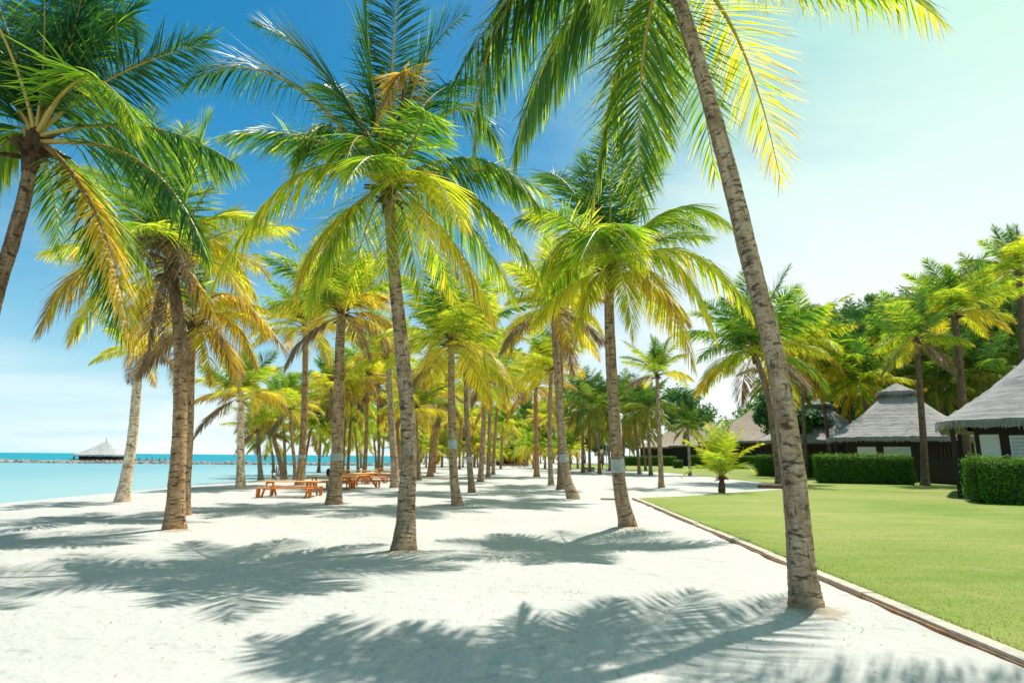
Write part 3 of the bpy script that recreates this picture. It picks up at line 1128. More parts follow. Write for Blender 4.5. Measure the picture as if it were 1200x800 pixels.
mid_palm('palm with thick orange brown trunk, second right of the tall central palm', (504, 558), [(506, 530), (507, 500), (507, 462)], 0, 6.0, 24, 1.2, (1.15, .82, .55), seed=13)
mid_palm('palm with dark trunk foot and pale blue band, nearest along the left of the avenue', (536, 592), [(532, 560), (530, 500), (529, 450), (529, 402)], .2, 9.5, 27, 1.0, (.98, .90, .78), band=(1.95, 2.3), seed=14)
mid_palm('slim dark trunked palm second along the left side of the avenue', (553, 576), [(550, 540), (547, 490), (545, 418)], .2, 6.2, 26, 1.05, (.85, .76, .66), band=(1.45, 1.7), seed=15)
mid_palm('pale trunked palm third along the left side of the avenue', (563, 564), [(565, 530), (567, 490), (567, 448)], 0, 6.0, 24, 1.1, (1.1, .98, .84), seed=16)
mid_palm('fourth palm along the left side of the avenue, touching the pale trunk', (572, 557), [(573, 530), (574, 490), (576, 440)], 0, 4.4, 24, 1.25, (1.0, .9, .78), seed=17, depth=52)
mid_palm('fifth palm along the left side of the avenue with orange tinted trunk', (578, 554), [(579, 530), (581, 500), (584, 466)], 0, 3.6, 22, 1.2, (1.1, .85, .6), seed=18, depth=60)
mid_palm('orange trunked palm alone in the gap at the far right side of the avenue', (629, 555), [(629, 530), (628, 500), (628, 452)], 0, 5.6, 25, 1.35, (1.25, .86, .58), seed=19, depth=54)
mid_palm('slim tan palm left of the leaning pair on the right side of the avenue', (646, 568), [(645, 545), (644, 500), (646, 432)], 0, 5.4, 25, 1.1, (1.0, .92, .80), seed=20)
mid_palm('curved coconut palm leaning left with pale blue band, front one of the leaning pair', (672, 584), [(664, 560), (659, 520), (654, 450), (649, 362)], .2, 10.0, 28, 1.08, (1.08, .98, .86), band=(1.5, 1.85), seed=21)
mid_palm('straight dark palm standing directly behind the curved banded palm', (657, 573), [(657, 540), (657, 480), (656, 366)], .2, 7.0, 26, 1.05, (.62, .52, .44), seed=22)
mid_palm('small single palm with thin trunk standing alone on the sand path by the lawn', (775, 571), [(774, 540), (772, 500), (770, 440)], 0, 5.4, 17, .82, (1.0, .9, .8), seed=23, umax=.8)
mid_palm('leaning palm behind the close pale trunk, over the thatched huts', (913, 548), [(907, 510), (899, 460), (884, 412)], 0, 8, 30, 1.85, (.7, .6, .52), seed=24, depth=44, green=.10)
mid_palm('slim dark palm rising from the right end of the middle hedge', (1084, 566), [(1083, 530), (1079, 470), (1074, 398)], 0, 7.5, 24, 1.1, (.45, .38, .34), seed=25, depth=42, umax=.95, green=.14)
mid_palm('tall bright palm towering behind the gap between the two right huts', (1133, 540), [(1129, 480), (1124, 420), (1118, 368)], 0, 9, 28, 1.42, (.45, .38, .34), seed=26, depth=44, umax=.9, green=.16)
mid_palm('tallest palm at the right edge behind the nearest hut', (1202, 540), [(1200, 470), (1198, 400), (1194, 318)], 0, 8, 24, 1.4, (.45, .38, .34), dark=False, seed=27, depth=50, green=.16)

# sapling in the lawn
sb = gnd(846, 577)
root = tag(empty('palm_sapling', sb), 'young yellow palm sapling with dark stump growing on the lawn edge', 'palm sapling')
m = MB()
m.tube([(0, 0, -.05), (0, 0, .15), (.02, 0, .45), (.03, 0, .62)], [.17, .19, .15, .10], 10, radf=lambda v, th: 1 + .12 * np.sin(th * 5 + v * 30))
o = m.build('trunk', M_trunk, root, smooth=True); o.color = (.35, .28, .22, 1)
crown = make_heart(root, (.03, 0, .75), .8)
rg = np.random.default_rng(77)
for i in range(15):
    u = i / 15
    e = R(88 - 40 * u ** 1.3)
    L = 2.9
    P1 = np.array((.5 * L * math.cos(e), 0, .5 * L * math.sin(e)))
    e2 = e - R(8 + (60 if i < 13 else 95) * u)
    P2 = P1 + np.array((.5 * L * math.cos(e2), 0, .5 * L * math.sin(e2)))
    m = MB()
    h = np.array((.03, 0, .7))
    P0, P1, P2 = (rotz(p, i * 2.399 + .5) + h for p in (np.zeros(3), P1, P2))
    frond_into(m, P0, P1, P2, .36 + .1 * rg.random(), rg, nleaf=62, lmax=.75, droop=.35, seg=3, width=.018, brown_tip=.05)
    m.build('frond', M_leaf, crown)

# ================================================================== far palms
GS = 'far shore palms beyond the picnic tables'
for k, (px, py, d, s) in enumerate([(316, 512, 62, 1.0), (365, 500, 58, 1.1), (377, 488, 64, 1.2), (392, 512, 75, 1.1), (415, 498, 66, 1.2), (420, 515, 88, 1.2), (437, 505, 80, 1.2), (452, 490, 72, 1.2), (412, 472, 60, 1.2), (470, 500, 80, 1.2), (388, 455, 48, 1.1), (330, 470, 56, 1.1)]):
    far_palm('yellow-green palm among the distant shore palms behind the picnic tables', GS, px, py, d, s, seed=k, lean=random.uniform(-.6, .9), tint=(.95, .8, .62))
GA = 'distant palms lining the far avenue'
for k, (px, py, d, s) in enumerate([(482, 462, 60, 1.2), (497, 488, 84, 1.2), (515, 470, 66, 1.2), (522, 500, 96, 1.2), (540, 492, 84, 1.2), (556, 500, 98, 1.2), (590, 497, 88, 1.2), (517, 452, 56, 1.1), (604, 508, 120, 1.1), (640, 492, 92, 1.2), (660, 482, 78, 1.3), (672, 500, 96, 1.2), (466, 470, 58, 1.1)]):
    far_palm('yellow-green palm in the distant rows lining the far end of the sand avenue', GA, px, py, d, s, seed=40 + k, lean=random.uniform(-.7, .7), tint=(1.05, .85, .62))
GY = 'low young palms at the end of the avenue'
for k, (px, py, d, s) in enumerate([(478, 527, 84, 1.0), (500, 528, 92, 1.0), (518, 526, 98, 1.1), (543, 524, 100, 1.2), (560, 528, 96, 1.0), (576, 530, 110, 1.1), (590, 532, 122, .9), (606, 532, 122, .9), (615, 528, 108, 1.1), (625, 526, 96, 1.0), (639, 524, 92, 1.0), (655, 528, 86, .9), (668, 526, 84, .9), (552, 516, 112, 1.3), (530, 514, 110, 1.3), (618, 515, 118, 1.2)]):
    far_palm('low bright yellow-green young palm at the far end of the sand avenue', GY, px, py, d, s, seed=80 + k, r=.12)
GD = 'dark palms behind the lamp post'
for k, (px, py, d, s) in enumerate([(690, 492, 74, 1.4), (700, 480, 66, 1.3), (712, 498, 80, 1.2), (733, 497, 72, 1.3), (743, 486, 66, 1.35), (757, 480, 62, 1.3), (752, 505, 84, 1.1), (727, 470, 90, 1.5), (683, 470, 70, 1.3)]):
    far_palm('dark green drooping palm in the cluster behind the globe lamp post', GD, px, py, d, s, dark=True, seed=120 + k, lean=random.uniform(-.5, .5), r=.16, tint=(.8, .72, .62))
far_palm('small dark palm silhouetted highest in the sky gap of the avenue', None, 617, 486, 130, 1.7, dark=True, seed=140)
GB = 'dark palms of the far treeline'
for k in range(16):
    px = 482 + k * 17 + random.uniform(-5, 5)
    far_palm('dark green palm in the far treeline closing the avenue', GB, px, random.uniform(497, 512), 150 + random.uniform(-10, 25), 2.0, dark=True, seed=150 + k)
GH = 'palms crowding behind the thatched huts'
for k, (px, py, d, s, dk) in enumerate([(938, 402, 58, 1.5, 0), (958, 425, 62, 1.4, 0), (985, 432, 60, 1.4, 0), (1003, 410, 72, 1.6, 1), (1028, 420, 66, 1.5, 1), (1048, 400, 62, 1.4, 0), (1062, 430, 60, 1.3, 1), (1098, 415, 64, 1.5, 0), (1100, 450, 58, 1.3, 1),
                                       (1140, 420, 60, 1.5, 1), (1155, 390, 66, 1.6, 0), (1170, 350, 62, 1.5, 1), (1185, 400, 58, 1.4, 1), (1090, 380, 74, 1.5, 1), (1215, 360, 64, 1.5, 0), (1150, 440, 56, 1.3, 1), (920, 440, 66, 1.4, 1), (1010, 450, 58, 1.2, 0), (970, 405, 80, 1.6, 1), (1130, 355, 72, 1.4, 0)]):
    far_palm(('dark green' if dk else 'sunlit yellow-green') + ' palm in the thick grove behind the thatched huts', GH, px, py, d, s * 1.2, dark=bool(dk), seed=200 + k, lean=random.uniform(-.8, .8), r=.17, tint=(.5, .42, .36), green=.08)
far_palm('small dark palm in front of the far brown thatched roofs', None, 806, 500, 62, .8, dark=True, seed=260)


# ------------------------------------------------------------------ broadleaf foliage
def leaf_quads(mb, C, Nn, size, rg, age=None):
    """leaf-sized diamonds at C facing roughly Nn"""
    n = len(C)
    Nn = norm(Nn + rg.normal(0, .55, (n, 3)))
    t = norm(np.cross(Nn, rg.normal(0, 1, (n, 3))))
    b = np.cross(Nn, t)
    sz = size * rg.uniform(.6, 1.4, n)[:, None]
    V = np.stack([C - t * sz, C + b * sz * .45, C + t * sz, C - b * sz * .45], 1).reshape(-1, 3)
    F4 = np.arange(n * 4).reshape(-1, 4)
    if age is None:
        age = rg.random(n)
    cc = np.repeat(np.stack([np.clip(age, 0, 1), rg.random(n), np.zeros(n)], 1), 4, 0)
    mb.add(V, F4, cc)


def clump(mb, c, r, n, size, rg, age=.5, flat=.8):
    d = norm(rg.normal(0, 1, (n, 3)))
    rad = r * rg.uniform(.55, 1.05, n)[:, None]
    P = np.array(c) + d * rad * np.array((1, 1, flat))
    leaf_quads(mb, P, d + np.array((0, 0, .5)), size, rg, rg.normal(age, .18, n))


def broad_tree(label, px, py_top, depth, wpx, seed, dark=.35, base_z=0.0, group=None, leaf=.22, n=26):
    rg = np.random.default_rng(seed)
    top = at(px, py_top, depth)
    H = top.z - base_z
    Rw = wpx / F * depth / 2
    root = tag(empty('broadleaf_tree', (top.x, depth, base_z)), label, 'tree', group)
    m = MB()
    m.tube(spline([(0, 0, -.2), (.1, 0, H * .2), (-.1, .1, H * .45)], 8), np.linspace(.35, .2, 8) * H / 12, 9)
    for k in range(6):
        a = k * 1.05 + .3
        m.tube(spline([(-.1, .1, H * .42), (math.cos(a) * Rw * .4, math.sin(a) * Rw * .4, H * .6), (math.cos(a) * Rw * .7, math.sin(a) * Rw * .7, H * .75)], 6), np.linspace(.14, .04, 6) * H / 12, 6)
    t = m.build('trunk', M_trunk, root, smooth=True); t.color = (.45, .38, .3, 1)
    c = MB()
    for k in range(n):
        d = norm(rg.normal(0, 1, 3))
        q = np.array((0, 0, H * .66)) + d * np.array((Rw * .74, Rw * .74, H * .27)) * rg.uniform(.55, 1)
        clump(c, q, Rw * rg.uniform(.22, .42), 150, leaf, rg, dark + rg.normal(0, .12))
    c.build('crown', M_broad, root)
    return root


broad_tree('round dark green broadleaf tree behind the far brown thatched huts', 799, 451, 172, 86, 1, .4, leaf=.55, n=44)
GT = 'broadleaf trees behind the thatched huts'
for k, (px, py, d, w) in enumerate([(905, 445, 82, 60), (975, 420, 88, 80), (1020, 415, 90, 80), (1070, 410, 86, 90), (1115, 415, 80, 90), (1165, 385, 82, 110), (1210, 355, 84, 110), (940, 470, 72, 60), (1130, 455, 62, 70), (1180, 430, 66, 90)]):
    broad_tree('dark leafy broadleaf tree filling the grove behind the thatched huts', px, py, d, w, 20 + k, .3, group=GT, leaf=.34)
GF = 'low dark trees closing the far end of the avenue'
for k in range(15):
    px = 476 + k * 19
    broad_tree('low dark green tree in the treeline closing the far end of the avenue', px, 506 + random.uniform(-6, 7), 178 + random.uniform(-8, 12), 34, 60 + k, .4, group=GF, leaf=.6, n=14)

# wooded hill, far right
HX, HY = 175.0, 270.0


def hill_h(x, y):
    return 62 * np.exp(-(((x - HX) / 62) ** 2 + ((y - HY) / 60) ** 2)) + 46 * np.exp(-(((x - 300) / 130) ** 2 + ((y - 300) / 90) ** 2)) - 2


tag(grid_obj('hill', np.linspace(20, 520, 50), np.linspace(170, 460, 36), hill_h, M_lawn), kind='structure')
rg = np.random.default_rng(4)
fm = MB()
for k in range(620):
    x = rg.uniform(70, 360); y = rg.uniform(185, 290)
    z = float(hill_h(np.array(x), np.array(y)))
    if z < 1: continue
    clump(fm, (x, y, z + rg.uniform(0, 2.5)), rg.uniform(2.5, 5.5), 75, .85, rg, rg.uniform(.25, .8), .75)
tag(fm.build('hill_forest', M_broad), 'wooded green hillside rising beyond the thatched huts', 'forest', kind='stuff')


# ------------------------------------------------------------------ hedges
def hedge(label, x0, y0, w, rz, py_top, deep, seed, group='clipped hedges in front of the huts', leaf=.055, dens=420):
    """x0..x1 pixels at the hedge's front foot"""
    rg = np.random.default_rng(seed)
    a = gnd(x0, y0)
    h = at(x0, py_top, a.y).z
    b = a + Vector((math.cos(rz), math.sin(rz), 0)) * w
    ctr = (a + b) / 2 + Vector((-math.sin(rz), math.cos(rz), 0)) * deep / 2
    root = tag(empty('hedge', ctr, rz), label, 'hedge', group)
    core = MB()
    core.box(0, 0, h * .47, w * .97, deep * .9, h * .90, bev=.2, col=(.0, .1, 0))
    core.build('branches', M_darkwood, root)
    m = MB()
    area = 2 * (w + deep) * h + w * deep
    n = int(min(area * dens, 34000))
    # sample points on the five faces of a rounded box
    pf = np.array([w * h, w * h * .35, deep * h, deep * h, w * deep]); pf = pf / pf.sum()
    face = rg.choice(5, n, p=pf)
    u, v = rg.uniform(-.5, .5, n), rg.uniform(0, 1, n)
    P = np.zeros((n, 3)); N = np.zeros((n, 3))
    for fidx, fn in enumerate([(0, -1, 0), (0, 1, 0), (-1, 0, 0), (1, 0, 0), (0, 0, 1)]):
        q = face == fidx
        N[q] = fn
        if fidx < 2:
            P[q] = np.stack([u[q] * w, np.full(q.sum(), fn[1] * deep / 2), v[q] * h], 1)
        elif fidx < 4:
            P[q] = np.stack([np.full(q.sum(), fn[0] * w / 2), u[q] * deep, v[q] * h], 1)
        else:
            P[q] = np.stack([u[q] * w, (v[q] - .5) * deep, np.full(q.sum(), h)], 1)
    # rounding and lumps
    c = np.array((w / 2, deep / 2, h))
    ex = np.abs(P[:, 0]) / (w / 2); ey = np.abs(P[:, 1]) / (deep / 2); ez = P[:, 2] / h
    corner = np.clip((ex - (1 - .25 / (w / 2))) * (w / 2) / .25, 0, 1) * np.clip((ey - .75) / .25, 0, 1)
    P[:, :2] *= (1 - .05 * corner)[:, None]
    P[:, 2] -= .10 * np.clip((np.maximum(corner, np.clip((ey - .8) / .2, 0, 1)) * (ez > .9)), 0, 1)
    lump = (vnoise(P[:, 0] * 1.6 + 7, P[:, 2] * 1.6 + P[:, 1] * 1.6, seed) - .5) * .16 + rg.normal(0, .03, n) + (rg.random(n) ** 14) * .22
    P += N * lump[:, None]
    under = np.clip(1 - ez / .15, 0, 1)
    P[:, :2] *= (1 - .06 * under)[:, None]
    age = np.clip(.35 + .4 * rg.random(n) + .18 * (ez > .93), 0, 1)  # top leaves get a lighter colour, standing in for the sunlit top
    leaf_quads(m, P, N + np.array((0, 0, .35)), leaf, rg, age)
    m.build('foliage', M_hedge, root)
    return root


hedge('long clipped hedge in front of the middle hut with two-tier roof', 960, 566, 6.1, R(-20), 533.5, 2.6, 1)
hedge('nearest large clipped hedge at the right edge below the white shuttered window', 1143, 590, 8.0, R(-30), 538, 2.6, 2, leaf=.05, dens=520)
hedge('hedge block partly hidden behind the close pale palm trunk', 888, 558, 5.2, R(-20), 534, 2.2, 3)
hedge('low hedge running behind the young yellow sapling', 808, 548.5, 11, R(-15), 534, 2.0, 4, leaf=.08, dens=260)
hedge('far low hedge behind the dark palm trunks near the lamp post', 732, 545.5, 11, R(-8), 534.5, 2.0, 5, leaf=.1, dens=200)
hedge('small round clipped bush beside the small white post', 790, 548.5, 1.5, R(-10), 539, 1.3, 6, leaf=.07, dens=260, group=None)


# ------------------------------------------------------------------ thatched huts
def roof_ring(th, hx, hy, p=5.0):
    c, s = np.cos(th), np.sin(th)
    r = (np.abs(c / hx) ** p + np.abs(s / hy) ** p) ** (-1 / p)
    return np.stack([r * c, r * s], 1)


def thatch_roof(name, hx, hy, ze, zt, thx, thy, mat, parent, rg, rows=26, cols=120, thick=.28, power=1.0, sag=.06, fringe=True):
    th = np.linspace(0, 2 * np.pi, cols, endpoint=False)
    lo, hi = roof_ring(th, hx, hy, 7), roof_ring(th, max(thx, .02), max(thy, .02), 4)
    vs, uv = [], []
    per = 2 * (hx + hy) * 2
    slope = math.hypot(min(hx - thx, hy - thy), zt - ze)
    for i in range(rows):
        t = i / (rows - 1)
        z = ze + (zt - ze) * (t - sag * math.sin(math.pi * t))
        xy = lo * (1 - t) + hi * t
        step = ((t * slope / .42) % 1.0)
        jit = (.085 * (1 - step) + rg.normal(0, .012, cols)) * (1 - t * .5)
        zz = z + jit + .05 * np.sin(th * 3 + i * .1) * (1 - t) * 0.6 + rg.normal(0, .010, cols)
        vs.append(np.column_stack([xy, zz]))
        uv.append(np.column_stack([th / (2 * np.pi) * per * (1 - t * .6), np.full(cols, t * slope)]))
    # eave thickness and underside
    e = lo * .985
    vs.insert(0, np.column_stack([e, np.full(cols, ze - thick) + rg.normal(0, .05, cols)]))
    uv.insert(0, np.column_stack([th / 6.283 * per, np.full(cols, -.3)]))
    vs.insert(0, np.column_stack([lo * .80, np.full(cols, ze - thick + .18)]))
    uv.insert(0, np.column_stack([th / 6.283 * per, np.full(cols, -1.)]))
    n = len(vs)
    fs = []
    for i in range(n - 1):
        for j in range(cols):
            k = (j + 1) % cols
            fs.append((i * cols + j, i * cols + k, (i + 1) * cols + k, (i + 1) * cols + j))
    fs.append(tuple((n - 1) * cols + j for j in range(cols)))
    m = MB()
    m.add(np.concatenate(vs), fs, uv=np.concatenate(uv))
    if fringe:
        nn = int(per * 34)
        tt = rg.random(nn) * 2 * np.pi
        ring = roof_ring(tt, hx, hy, 7)
        out = ring / np.linalg.norm(ring, axis=1)[:, None]
        p = np.column_stack([ring * 1.0, ze + rg.uniform(-.12, .08, nn)])
        tang = np.column_stack([-out[:, 1], out[:, 0], np.zeros(nn)])
        dwn = np.column_stack([out * rg.uniform(.0, .10, nn)[:, None], -rg.uniform(.12, .36, nn)])
        w = .022
        V = np.stack([p - tang * w, p + tang * w, p + dwn + tang * w * .5, p + dwn - tang * w * .5], 1).reshape(-1, 3)
        uvq = np.repeat(np.column_stack([rg.random(nn) * 40, rg.random(nn) * 4]), 4, 0)
        m.add(V, np.arange(nn * 4).reshape(-1, 4), uv=uvq)
    return m.build(name, mat, parent, smooth=False)


def hut(label, px, depth, py_apex, py_eave, half, rz, mat, seed, cap=True, panels=(), group='thatched beach huts', half_y=None, ridge=0.0, wall_in=1.3, eave=None):
    rg = np.random.default_rng(500 + seed)
    ap = at(px, py_apex, depth)
    ev = at(px, py_eave, depth - half * .9).z if eave is None else eave
    half_y = half_y or half
    root = tag(empty('thatched_hut', (ap.x, depth, 0), rz), label, 'hut', group)
    zt = ap.z
    if cap:
        zc = ev + (zt - ev) * .76
        r1 = .245
        thatch_roof('roof', half, half_y, ev, zc + .05, half * r1 * .8, half_y * r1 * .8, mat, root, rg)
        thatch_roof('roof_cap', half * r1 * 1.12, half_y * r1 * 1.12, zc + .30, zt, .06 + ridge, .06, mat, root, rg, rows=10, cols=60, thick=.2)
        v = MB()
        v.box(0, 0, zc + .12, half * r1 * 1.5, half_y * r1 * 1.5, .45)
        v.build('vent', M_darkwood, root)
    else:
        thatch_roof('roof', half, half_y, ev, zt, .08 + ridge, .08, mat, root, rg)
    wx, wy = half - wall_in, half_y - wall_in
    w = MB()
    wh = ev + .25
    w.box(0, 0, wh / 2, 2 * wx, 2 * wy, wh)
    w.build('wall', M_darkwood, root)
    # frames / posts
    for i in (-1, 1):
        for j in (-1, 1):
            p = MB(); p.box(i * (half - .7), j * (half_y - .7), ev / 2, .2, .2, ev, bev=.02)
            p.build('post', M_darkwood, root)
    for side, u0, u1, z0, z1, kind in panels:
        # side 0: -y face, 1: -x face
        p = MB()
        L = 2 * (wx if side == 0 else wy)
        cu, du = (u0 + u1) / 2 - .5, (u1 - u0) * L
        mat_p = M_white if kind == 'white' else M_louver
        frame = MB()
        if kind == 'slats':
            ns = int(du / .22)
            for q in range(ns + 1):
                uu = -du / 2 + du * q / ns
                if side == 0: p.box(cu * L + uu, -wy - .05, (z0 + z1) / 2, .05, .05, z1 - z0)
                else: p.box(-wx - .05, cu * L + uu, (z0 + z1) / 2, .05, .05, z1 - z0)
            p.build('railing', M_brownwood, root)
            continue
        if side == 0:
            frame.box(cu * L, -wy - .03, (z0 + z1) / 2, du + .14, .05, z1 - z0 + .14)
        else:
            frame.box(-wx - .03, cu * L, (z0 + z1) / 2, .05, du + .14, z1 - z0 + .14)
        fo = frame.build('window' if kind != 'white' else 'wall_panel', M_white if kind == 'louver' else M_white, root)
        if kind == 'louver':
            nl = int((z1 - z0) / .16)
            for q in range(nl):
                zz = z0 + (q + .5) * (z1 - z0) / nl
                if side == 0: p.box(cu * L, -wy - .075, zz, du, .03, .10)
                else: p.box(-wx - .075, cu * L, zz, .03, du, .10)
            p.build('shutter', M_louver, fo)
    return root


hut('grey thatched hut with two-tier roof behind the long middle hedge', 1050, 53, 449, 512, 5.6, R(-32), M_thatch, 1,
    panels=[(0, .12, .26, .9, 2.7, 'white'), (0, .34, .54, 1.0, 2.7, 'louver'), (0, .78, .95, 1.0, 2.7, 'slats'), (1, .1, .9, .9, 2.6, 'slats')])
hut('nearest thatched hut cut by the right edge with white shuttered window', 1247, 29.5, 378, 483, 5.7, R(-38), M_thatch, 2, wall_in=1.5, eave=3.5,
    panels=[(0, .03, .10, .8, 2.85, 'white'), (0, .16, .52, .8, 2.8, 'louver'), (1, .2, .5, .9, 2.6, 'louver')])
hut('grey thatched hut with small roof cap half behind the close pale palm trunk', 957, 74, 466, 516, 6.6, R(-32), M_thatch, 3,
    panels=[(0, .1, .9, .9, 2.7, 'slats'), (1, .1, .9, .9, 2.7, 'slats')])
hut('brownish thatched hut behind the young yellow sapling', 884, 116, 478, 517, 9.6, R(-30), M_thatch_brown, 4, cap=False,
    panels=[(0, .1, .9, .9, 2.7, 'slats'), (1, .1, .9, .9, 2.7, 'slats')])
hut('far brown thatched hut beneath the round dark tree, left one of two', 796, 145, 496, 524, 8.8, R(-30), M_thatch_brown, 5, cap=False)
hut('far brown thatched hut beneath the round dark tree, right one of two', 833, 138, 494, 522, 8.4, R(-30), M_thatch_brown, 6, cap=False)
hut('small pale thatched hut at the very end of the sand avenue', 598, 128, 506, 522, 3.6, R(20), M_thatch_brown, 7, cap=False, group=None)

# dark fence between hedge and nearest hut
a, b = gnd(1086, 566), gnd(1136, 569)
root = tag(empty('fence', (a + b) / 2), 'dark timber fence in shade between middle hedge and nearest hut', 'fence')
ang = math.atan2(b.y - a.y, b.x - a.x)
root.rotation_euler = (0, 0, ang)
L = (b - a).length
m = MB()
for k in range(int(L / .16)):
    m.box(-L / 2 + .08 + k * .16, 0, .95 + random.uniform(-.02, .02), .145, .03, 1.9)
m.build('fence_board', M_darkwood, root)
for u in (-L / 2, 0, L / 2):
    m = MB(); m.box(u, .08, 1.0, .12, .12, 2.0); m.build('post', M_darkwood, root)

# ------------------------------------------------------------------ breakwater and pavilion
YB = 126.0
root = None
bwm = MB()
rg = np.random.default_rng(9)
xs_ = np.linspace(-155, -24, 90)
bwm.tube(np.column_stack([xs_, np.full(90, YB), np.full(90, -.75)]), .85 + .08 * np.sin(xs_ * 1.3), 10, radf=lambda v, th: 1 + .1 * np.sin(th * 3 + v))
for k in range(1300):
    x = rg.uniform(-154, -25)
    y = YB + rg.normal(0, .5)
    r = rg.uniform(.22, .5)
    z = -.42 + rg.uniform(.1, .55) * math.exp(-((y - YB) / .8) ** 2)
    zz = np.linspace(-1, 1, 5)
    ph = rg.random() * 6
    bwm.tube([(x, y, z + r * .6 * q) for q in zz], r * np.sqrt(np.maximum(1 - zz ** 2, .08)), 6, radf=lambda v, th: 1 + .2 * np.sin(th * 2 + ph) + .14 * np.sin(th * 3 + 2 * ph))
tag(bwm.build('breakwater', M_rock), 'long low grey rock breakwater crossing the lagoon in front of the pavilion', 'breakwater')

pc = at(122, 536, YB + 7); pc.z = 0
root = tag(empty('sea_pavilion', (pc.x, pc.y, 0), R(12)), 'grey hip-roofed pavilion standing on the water behind the breakwater', 'pavilion')
m = MB(); m.box(0, 0, .25, 10, 8, .35, bev=.03); m.build('deck', M_brownwood, root)
ztop = at(122, 517.5, YB + 7).z; zev = at(122, 534.5, YB + 3).z
thatch_roof('roof', 4.9, 4.1, zev + .25, ztop, .3, .12, M_thatch_pale, root, rg, rows=16, cols=80, thick=.25, fringe=False, sag=.05)
m = MB(); m.tube([(0, 0, ztop - .1), (0, 0, ztop + .9)], [.07, .03], 6); m.build('finial', M_darkwood, root)
for i in (-1, -.33, .33, 1):
    for j in (-1, 1):
        m = MB(); m.box(i * 4.3, j * 3.5, (zev + .3) / 2 - .5, .22, .22, zev + 1.2); m.build('post', M_darkwood, root)
m = MB(); m.box(0, 0, zev * .5 + .1, 7.5, 5.5, zev - .1); m.build('wall', M_darkwood, root)
pj = at(175, 537, YB + 6)
root = tag(empty('jetty', (pj.x, YB + 6, 0)), 'low reddish wooden jetty reaching out beside the sea pavilion', 'jetty')
m = MB(); m.box(0, 0, .42, 6.5, 2.4, .14); m.build('deck', M_orange, root)
for i in (-2.8, 0, 2.8):
    for j in (-1, 1):
        m = MB(); m.tube([(i, j, -1.5), (i, j, .85)], .09, 7); m.build('post', M_brownwood, root)


# ------------------------------------------------------------------ picnic tables
def picnic_table():
    root = empty('picnic_table', (0, 0, 0))
    Lx = 2.25
    m = MB()
    for k in range(5):
        m.box(0, -.32 + k * .16, .735, Lx, .148, .04, bev=.006)
    m.build('tabletop', M_orange_light, root)
    for s in (-1, 1):
        m = MB()
        for k in range(2):
            m.box(0, s * (.72 + k * .15), .44, Lx, .14, .042, bev=.006)
        m.build('bench_seat', M_orange, root)
        for e in (-1, 1):
            m = MB()
            m.bar((e * .85, s * .30, .71), (e * .85, s * .86, 0), .05, .10)
            m.build('leg', M_orange, root)
        for e in (-1, 1):
            for q in (-.1, .1):
                m = MB()
                m.box(e * (Lx / 2 - .12), s * .795 + q, .209, .075, .07, .418)
                m.build('bench_leg', M_orange, root)
    for e in (-1, 1):
        m = MB()
        m.box(e * .80, 0, .385, .045, 1.8, .09)
        m.box(e * .80, 0, .675, .045, .74, .075)
        m.build('crossbeam', M_orange_light, root)
    m = MB(); m.bar((-.78, 0, .40), (.78, 0, .40), .04, .08); m.build('brace', M_orange, root)
    return root


proto = picnic_table()
GP = 'orange picnic tables among the shore palms'
spots = [((340, 581), 2, 'orange wooden picnic table nearest to the camera, clear of the palm trunks'),
         ((388, 572.5), 6, 'orange picnic table second from the front, half behind the stout flared palm'),
         ((414, 571), 62, 'orange picnic table turned end-on just right of the stout flared palm'),
         ((428, 566), 70, 'orange picnic table turned end-on, behind the one right of the stout palm'),
         ((443, 562), 10, 'orange picnic table second from the far end of the row'),
         ((455, 557.5), 8, 'farthest orange picnic table, beside the whitish palm base'),
         ((418, 560.5), 4, 'orange picnic table at the back, nearest to the water')]
for i, (q, a, lab) in enumerate(spots):
    o = proto if i == 0 else copy_tree(proto)
    p = gnd(*q)
    o.location = (p.x, p.y, float(sand_z(p.x, p.y)) + .005)
    o.rotation_euler = (0, 0, R(a))
    o.scale = (1.04, 1, .84)
    tag(o, lab, 'picnic table', GP)

# dark bag on the second table
p = gnd(388, 572.5)
m = MB()
zz = np.linspace(-1, 1, 7)
m.tube([(0, 0, .19 + .19 * q) for q in zz], .14 * (1 - np.abs(zz) ** 3 * .4), 10, radf=lambda v, th: 1 + .25 * np.cos(2 * th))
o = m.build('bag', M_black, None, smooth=True)
o.location = (p.x - .15, p.y + .05, .64)
tag(o, 'small black bag standing on the second orange picnic table', 'bag')

# fan-backed wooden chair by the water
p = gnd(326, 563)
root = tag(empty('beach_chair', (p.x, p.y, float(sand_z(p.x, p.y)))), 'reddish wooden beach chair with fanned back slats near the water', 'chair')
m = MB()
for k in range(5):
    m.bar((-.2 + k * .1, .15, .3), (-.34 + k * .17, .42, 1.05 - abs(k - 2) * .06), .085, .02)
m.build('backrest', M_edge, root)
m = MB()
for k in range(5):
    m.box(0, -.3 + k * .11, .36 - k * .015, .56, .09, .022)
m.build('seat', M_edge, root)
for s in (-1, 1):
    m = MB(); m.box(s * .3, -.3, .3, .05, .09, .6); m.build('leg', M_edge, root)
    m = MB(); m.bar((s * .3, -.3, .34), (s * .3, .5, .02), .04, .1); m.build('leg', M_edge, root)
    m = MB(); m.box(s * .34, -.02, .61, .13, .75, .025); m.build('armrest', M_edge, root)


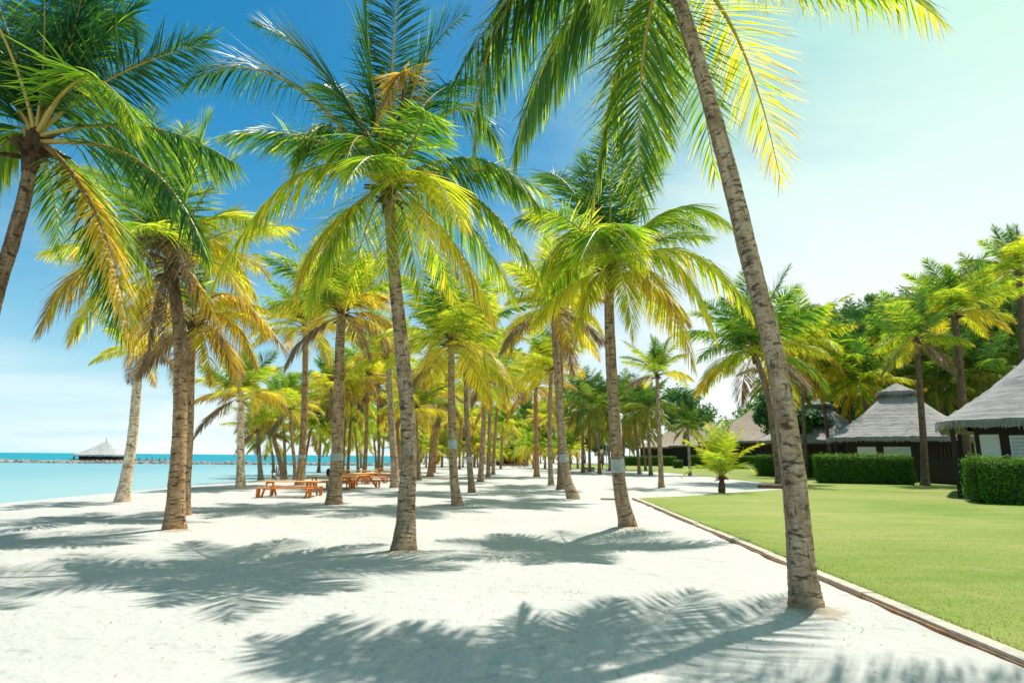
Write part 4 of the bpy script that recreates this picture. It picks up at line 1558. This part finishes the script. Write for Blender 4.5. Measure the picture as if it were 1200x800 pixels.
# ------------------------------------------------------------------ lamps and small things by the lawn
def globe_lamp(label, px, py, depth, r):
    c = at(px, py, depth)
    root = tag(empty('lamp_post', (c.x, depth, 0)), label, 'lamp post', 'white globe lamp posts')
    m = MB(); m.tube([(0, 0, 0), (0, 0, .25), (0, 0, .26), (0, 0, c.z - r)], [.11, .10, .055, .05], 10); m.build('pole', M_white, root, smooth=True)
    m = MB(); m.tube([(0, 0, c.z - r * 1.15), (0, 0, c.z - r * .8)], [.07, .12], 10); m.build('collar', M_white, root)
    zz = np.linspace(-1, 1, 13)
    m = MB(); m.tube([(0, 0, c.z + r * q) for q in zz], r * np.sqrt(np.maximum(1 - zz ** 2, .003)), 18); m.build('globe', M_globe, root, smooth=True)


globe_lamp('tall white globe lamp post right behind the banded slim bent palm', 727, 487.5, 45, .21)
globe_lamp('smaller distant white globe lamp post left of the banded slim bent palm', 710.5, 519, 78, .22)

p = gnd(706, 549.5)
root = tag(empty('thatched_parasol', p), 'small brown thatched parasol left of the banded slim bent palm', 'parasol')
zt = at(706, 526, p.y).z
m = MB(); m.tube([(0, 0, 0), (0, 0, zt - .2)], .09, 8); m.build('pole', M_brownwood, root)
thatch_roof('canopy', 1.0, 1.0, zt - .7, zt, .04, .04, M_thatch_brown, root, rg, rows=8, cols=40, thick=.14)

p = gnd(690, 552)
root = tag(empty('bench', p, R(4)), 'low dark slab bench on pale end blocks across the far sand', 'bench')
Lb = 13 / F * p.y
m = MB(); m.box(0, 0, .42, Lb, .6, .14, bev=.02); m.build('seat', M_darkwood, root)
for s in (-1, 1):
    m = MB(); m.box(s * (Lb / 2 - .3), 0, .175, .5, .62, .35, bev=.02); m.build('leg', M_kerb, root)

p = gnd(794.5, 547)
root = tag(empty('sign_post', p), 'small white sign board on a post in front of the far hedge', 'sign')
m = MB(); m.box(0, 0, .45, .09, .09, .9); m.build('post', M_white, root)
m = MB(); m.box(0, -.07, 1.0, .62, .05, .5, bev=.015); m.build('board', M_white, root)

p = gnd(600, 547.5)
root = tag(empty('orange_bench', p), 'low orange bench lying across the far end of the avenue', 'bench')
Lb = 21 / F * p.y
m = MB()
for k in range(3):
    m.box(0, -.2 + k * .2, .46, Lb, .18, .07)
m.build('seat', M_orange, root)
for s in (-1, 0, 1):
    m = MB(); m.box(s * Lb * .44, 0, .21, .12, .5, .42); m.build('leg', M_orange, root)

# low edging log of the path, right
a, b = gnd(888, 571.5), gnd(930, 572.5)
m = MB()
m.tube(spline([np.array(a - a) + (0, 0, .09), np.array((b - a) * .5) + (0, .1, .11), np.array(b - a) + (0, 0, .09)], 8), [.10, .12, .13, .125, .13, .12, .12, .11], 9)
o = m.build('log', M_brownwood, None, smooth=True); o.location = a
tag(o, 'brown log lying along the tip of the sand path on the lawn', 'log')

# short plank lying at the lawn's far corner
a, b = gnd(704, 585), gnd(722, 585.5)
m = MB(); m.bar((0, 0, .03), tuple(np.array(b - a) + (0, 0, .03)), .12, .05)
o = m.build('plank', M_brownwood); o.location = a
tag(o, 'thin brown plank lying on the sand left of the lawn corner', 'plank')


# leaf crumbs at the feet of the near palms
rg = np.random.default_rng(55)
dl = MB()
for cx, cy, n, sp in [(300, 700, 140, 1.8), (800, 740, 160, 1.0), (650, 640, 150, 1.6), (250, 760, 60, 1.2), (700, 690, 120, 1.4), (955, 720, 90, .45), (473, 650, 120, .6), (735, 622, 120, .8), (760, 640, 60, 1.2), (540, 645, 140, 1.4), (600, 720, 160, 1.6), (204, 624, 60, .6), (400, 650, 120, 1.3)]:
    c = gnd(cx, cy)
    P = np.column_stack([rg.normal(c.x, sp, n), rg.normal(c.y, sp * .7, n), np.zeros(n)])
    P[:, 2] = sand_z(P[:, 0], P[:, 1]) + .012
    s = rg.uniform(.006, .022, n)[:, None]
    a = rg.random(n) * 6.28
    d1 = np.column_stack([np.cos(a), np.sin(a), rg.normal(0, .15, n)]) * s
    d2 = np.column_stack([-np.sin(a), np.cos(a), rg.normal(0, .15, n)]) * s * .4
    dl.add(np.stack([P - d1, P + d2, P + d1, P - d2], 1).reshape(-1, 3), np.arange(n * 4).reshape(-1, 4))
n = 260
P = np.array(Kn)[None] + np.array(kd)[None] * rng.uniform(2, KL, n)[:, None] + np.array(kn)[None] * (.3 + 12 * rng.random(n) ** 1.6)[:, None]
P[:, 2] = .028
s = rng.uniform(.01, .035, n)[:, None]
a = rng.random(n) * 6.28
d1 = np.column_stack([np.cos(a), np.sin(a), rng.normal(0, .2, n)]) * s
d2 = np.column_stack([-np.sin(a), np.cos(a), rng.normal(0, .2, n)]) * s * .3
dl.add(np.stack([P - d1, P + d2, P + d1, P - d2], 1).reshape(-1, 3), np.arange(n * 4).reshape(-1, 4))
tag(dl.build('leaf_litter', M_deadleaf), 'scattered brown leaf crumbs on the white sand and mown lawn', 'litter', kind='stuff')
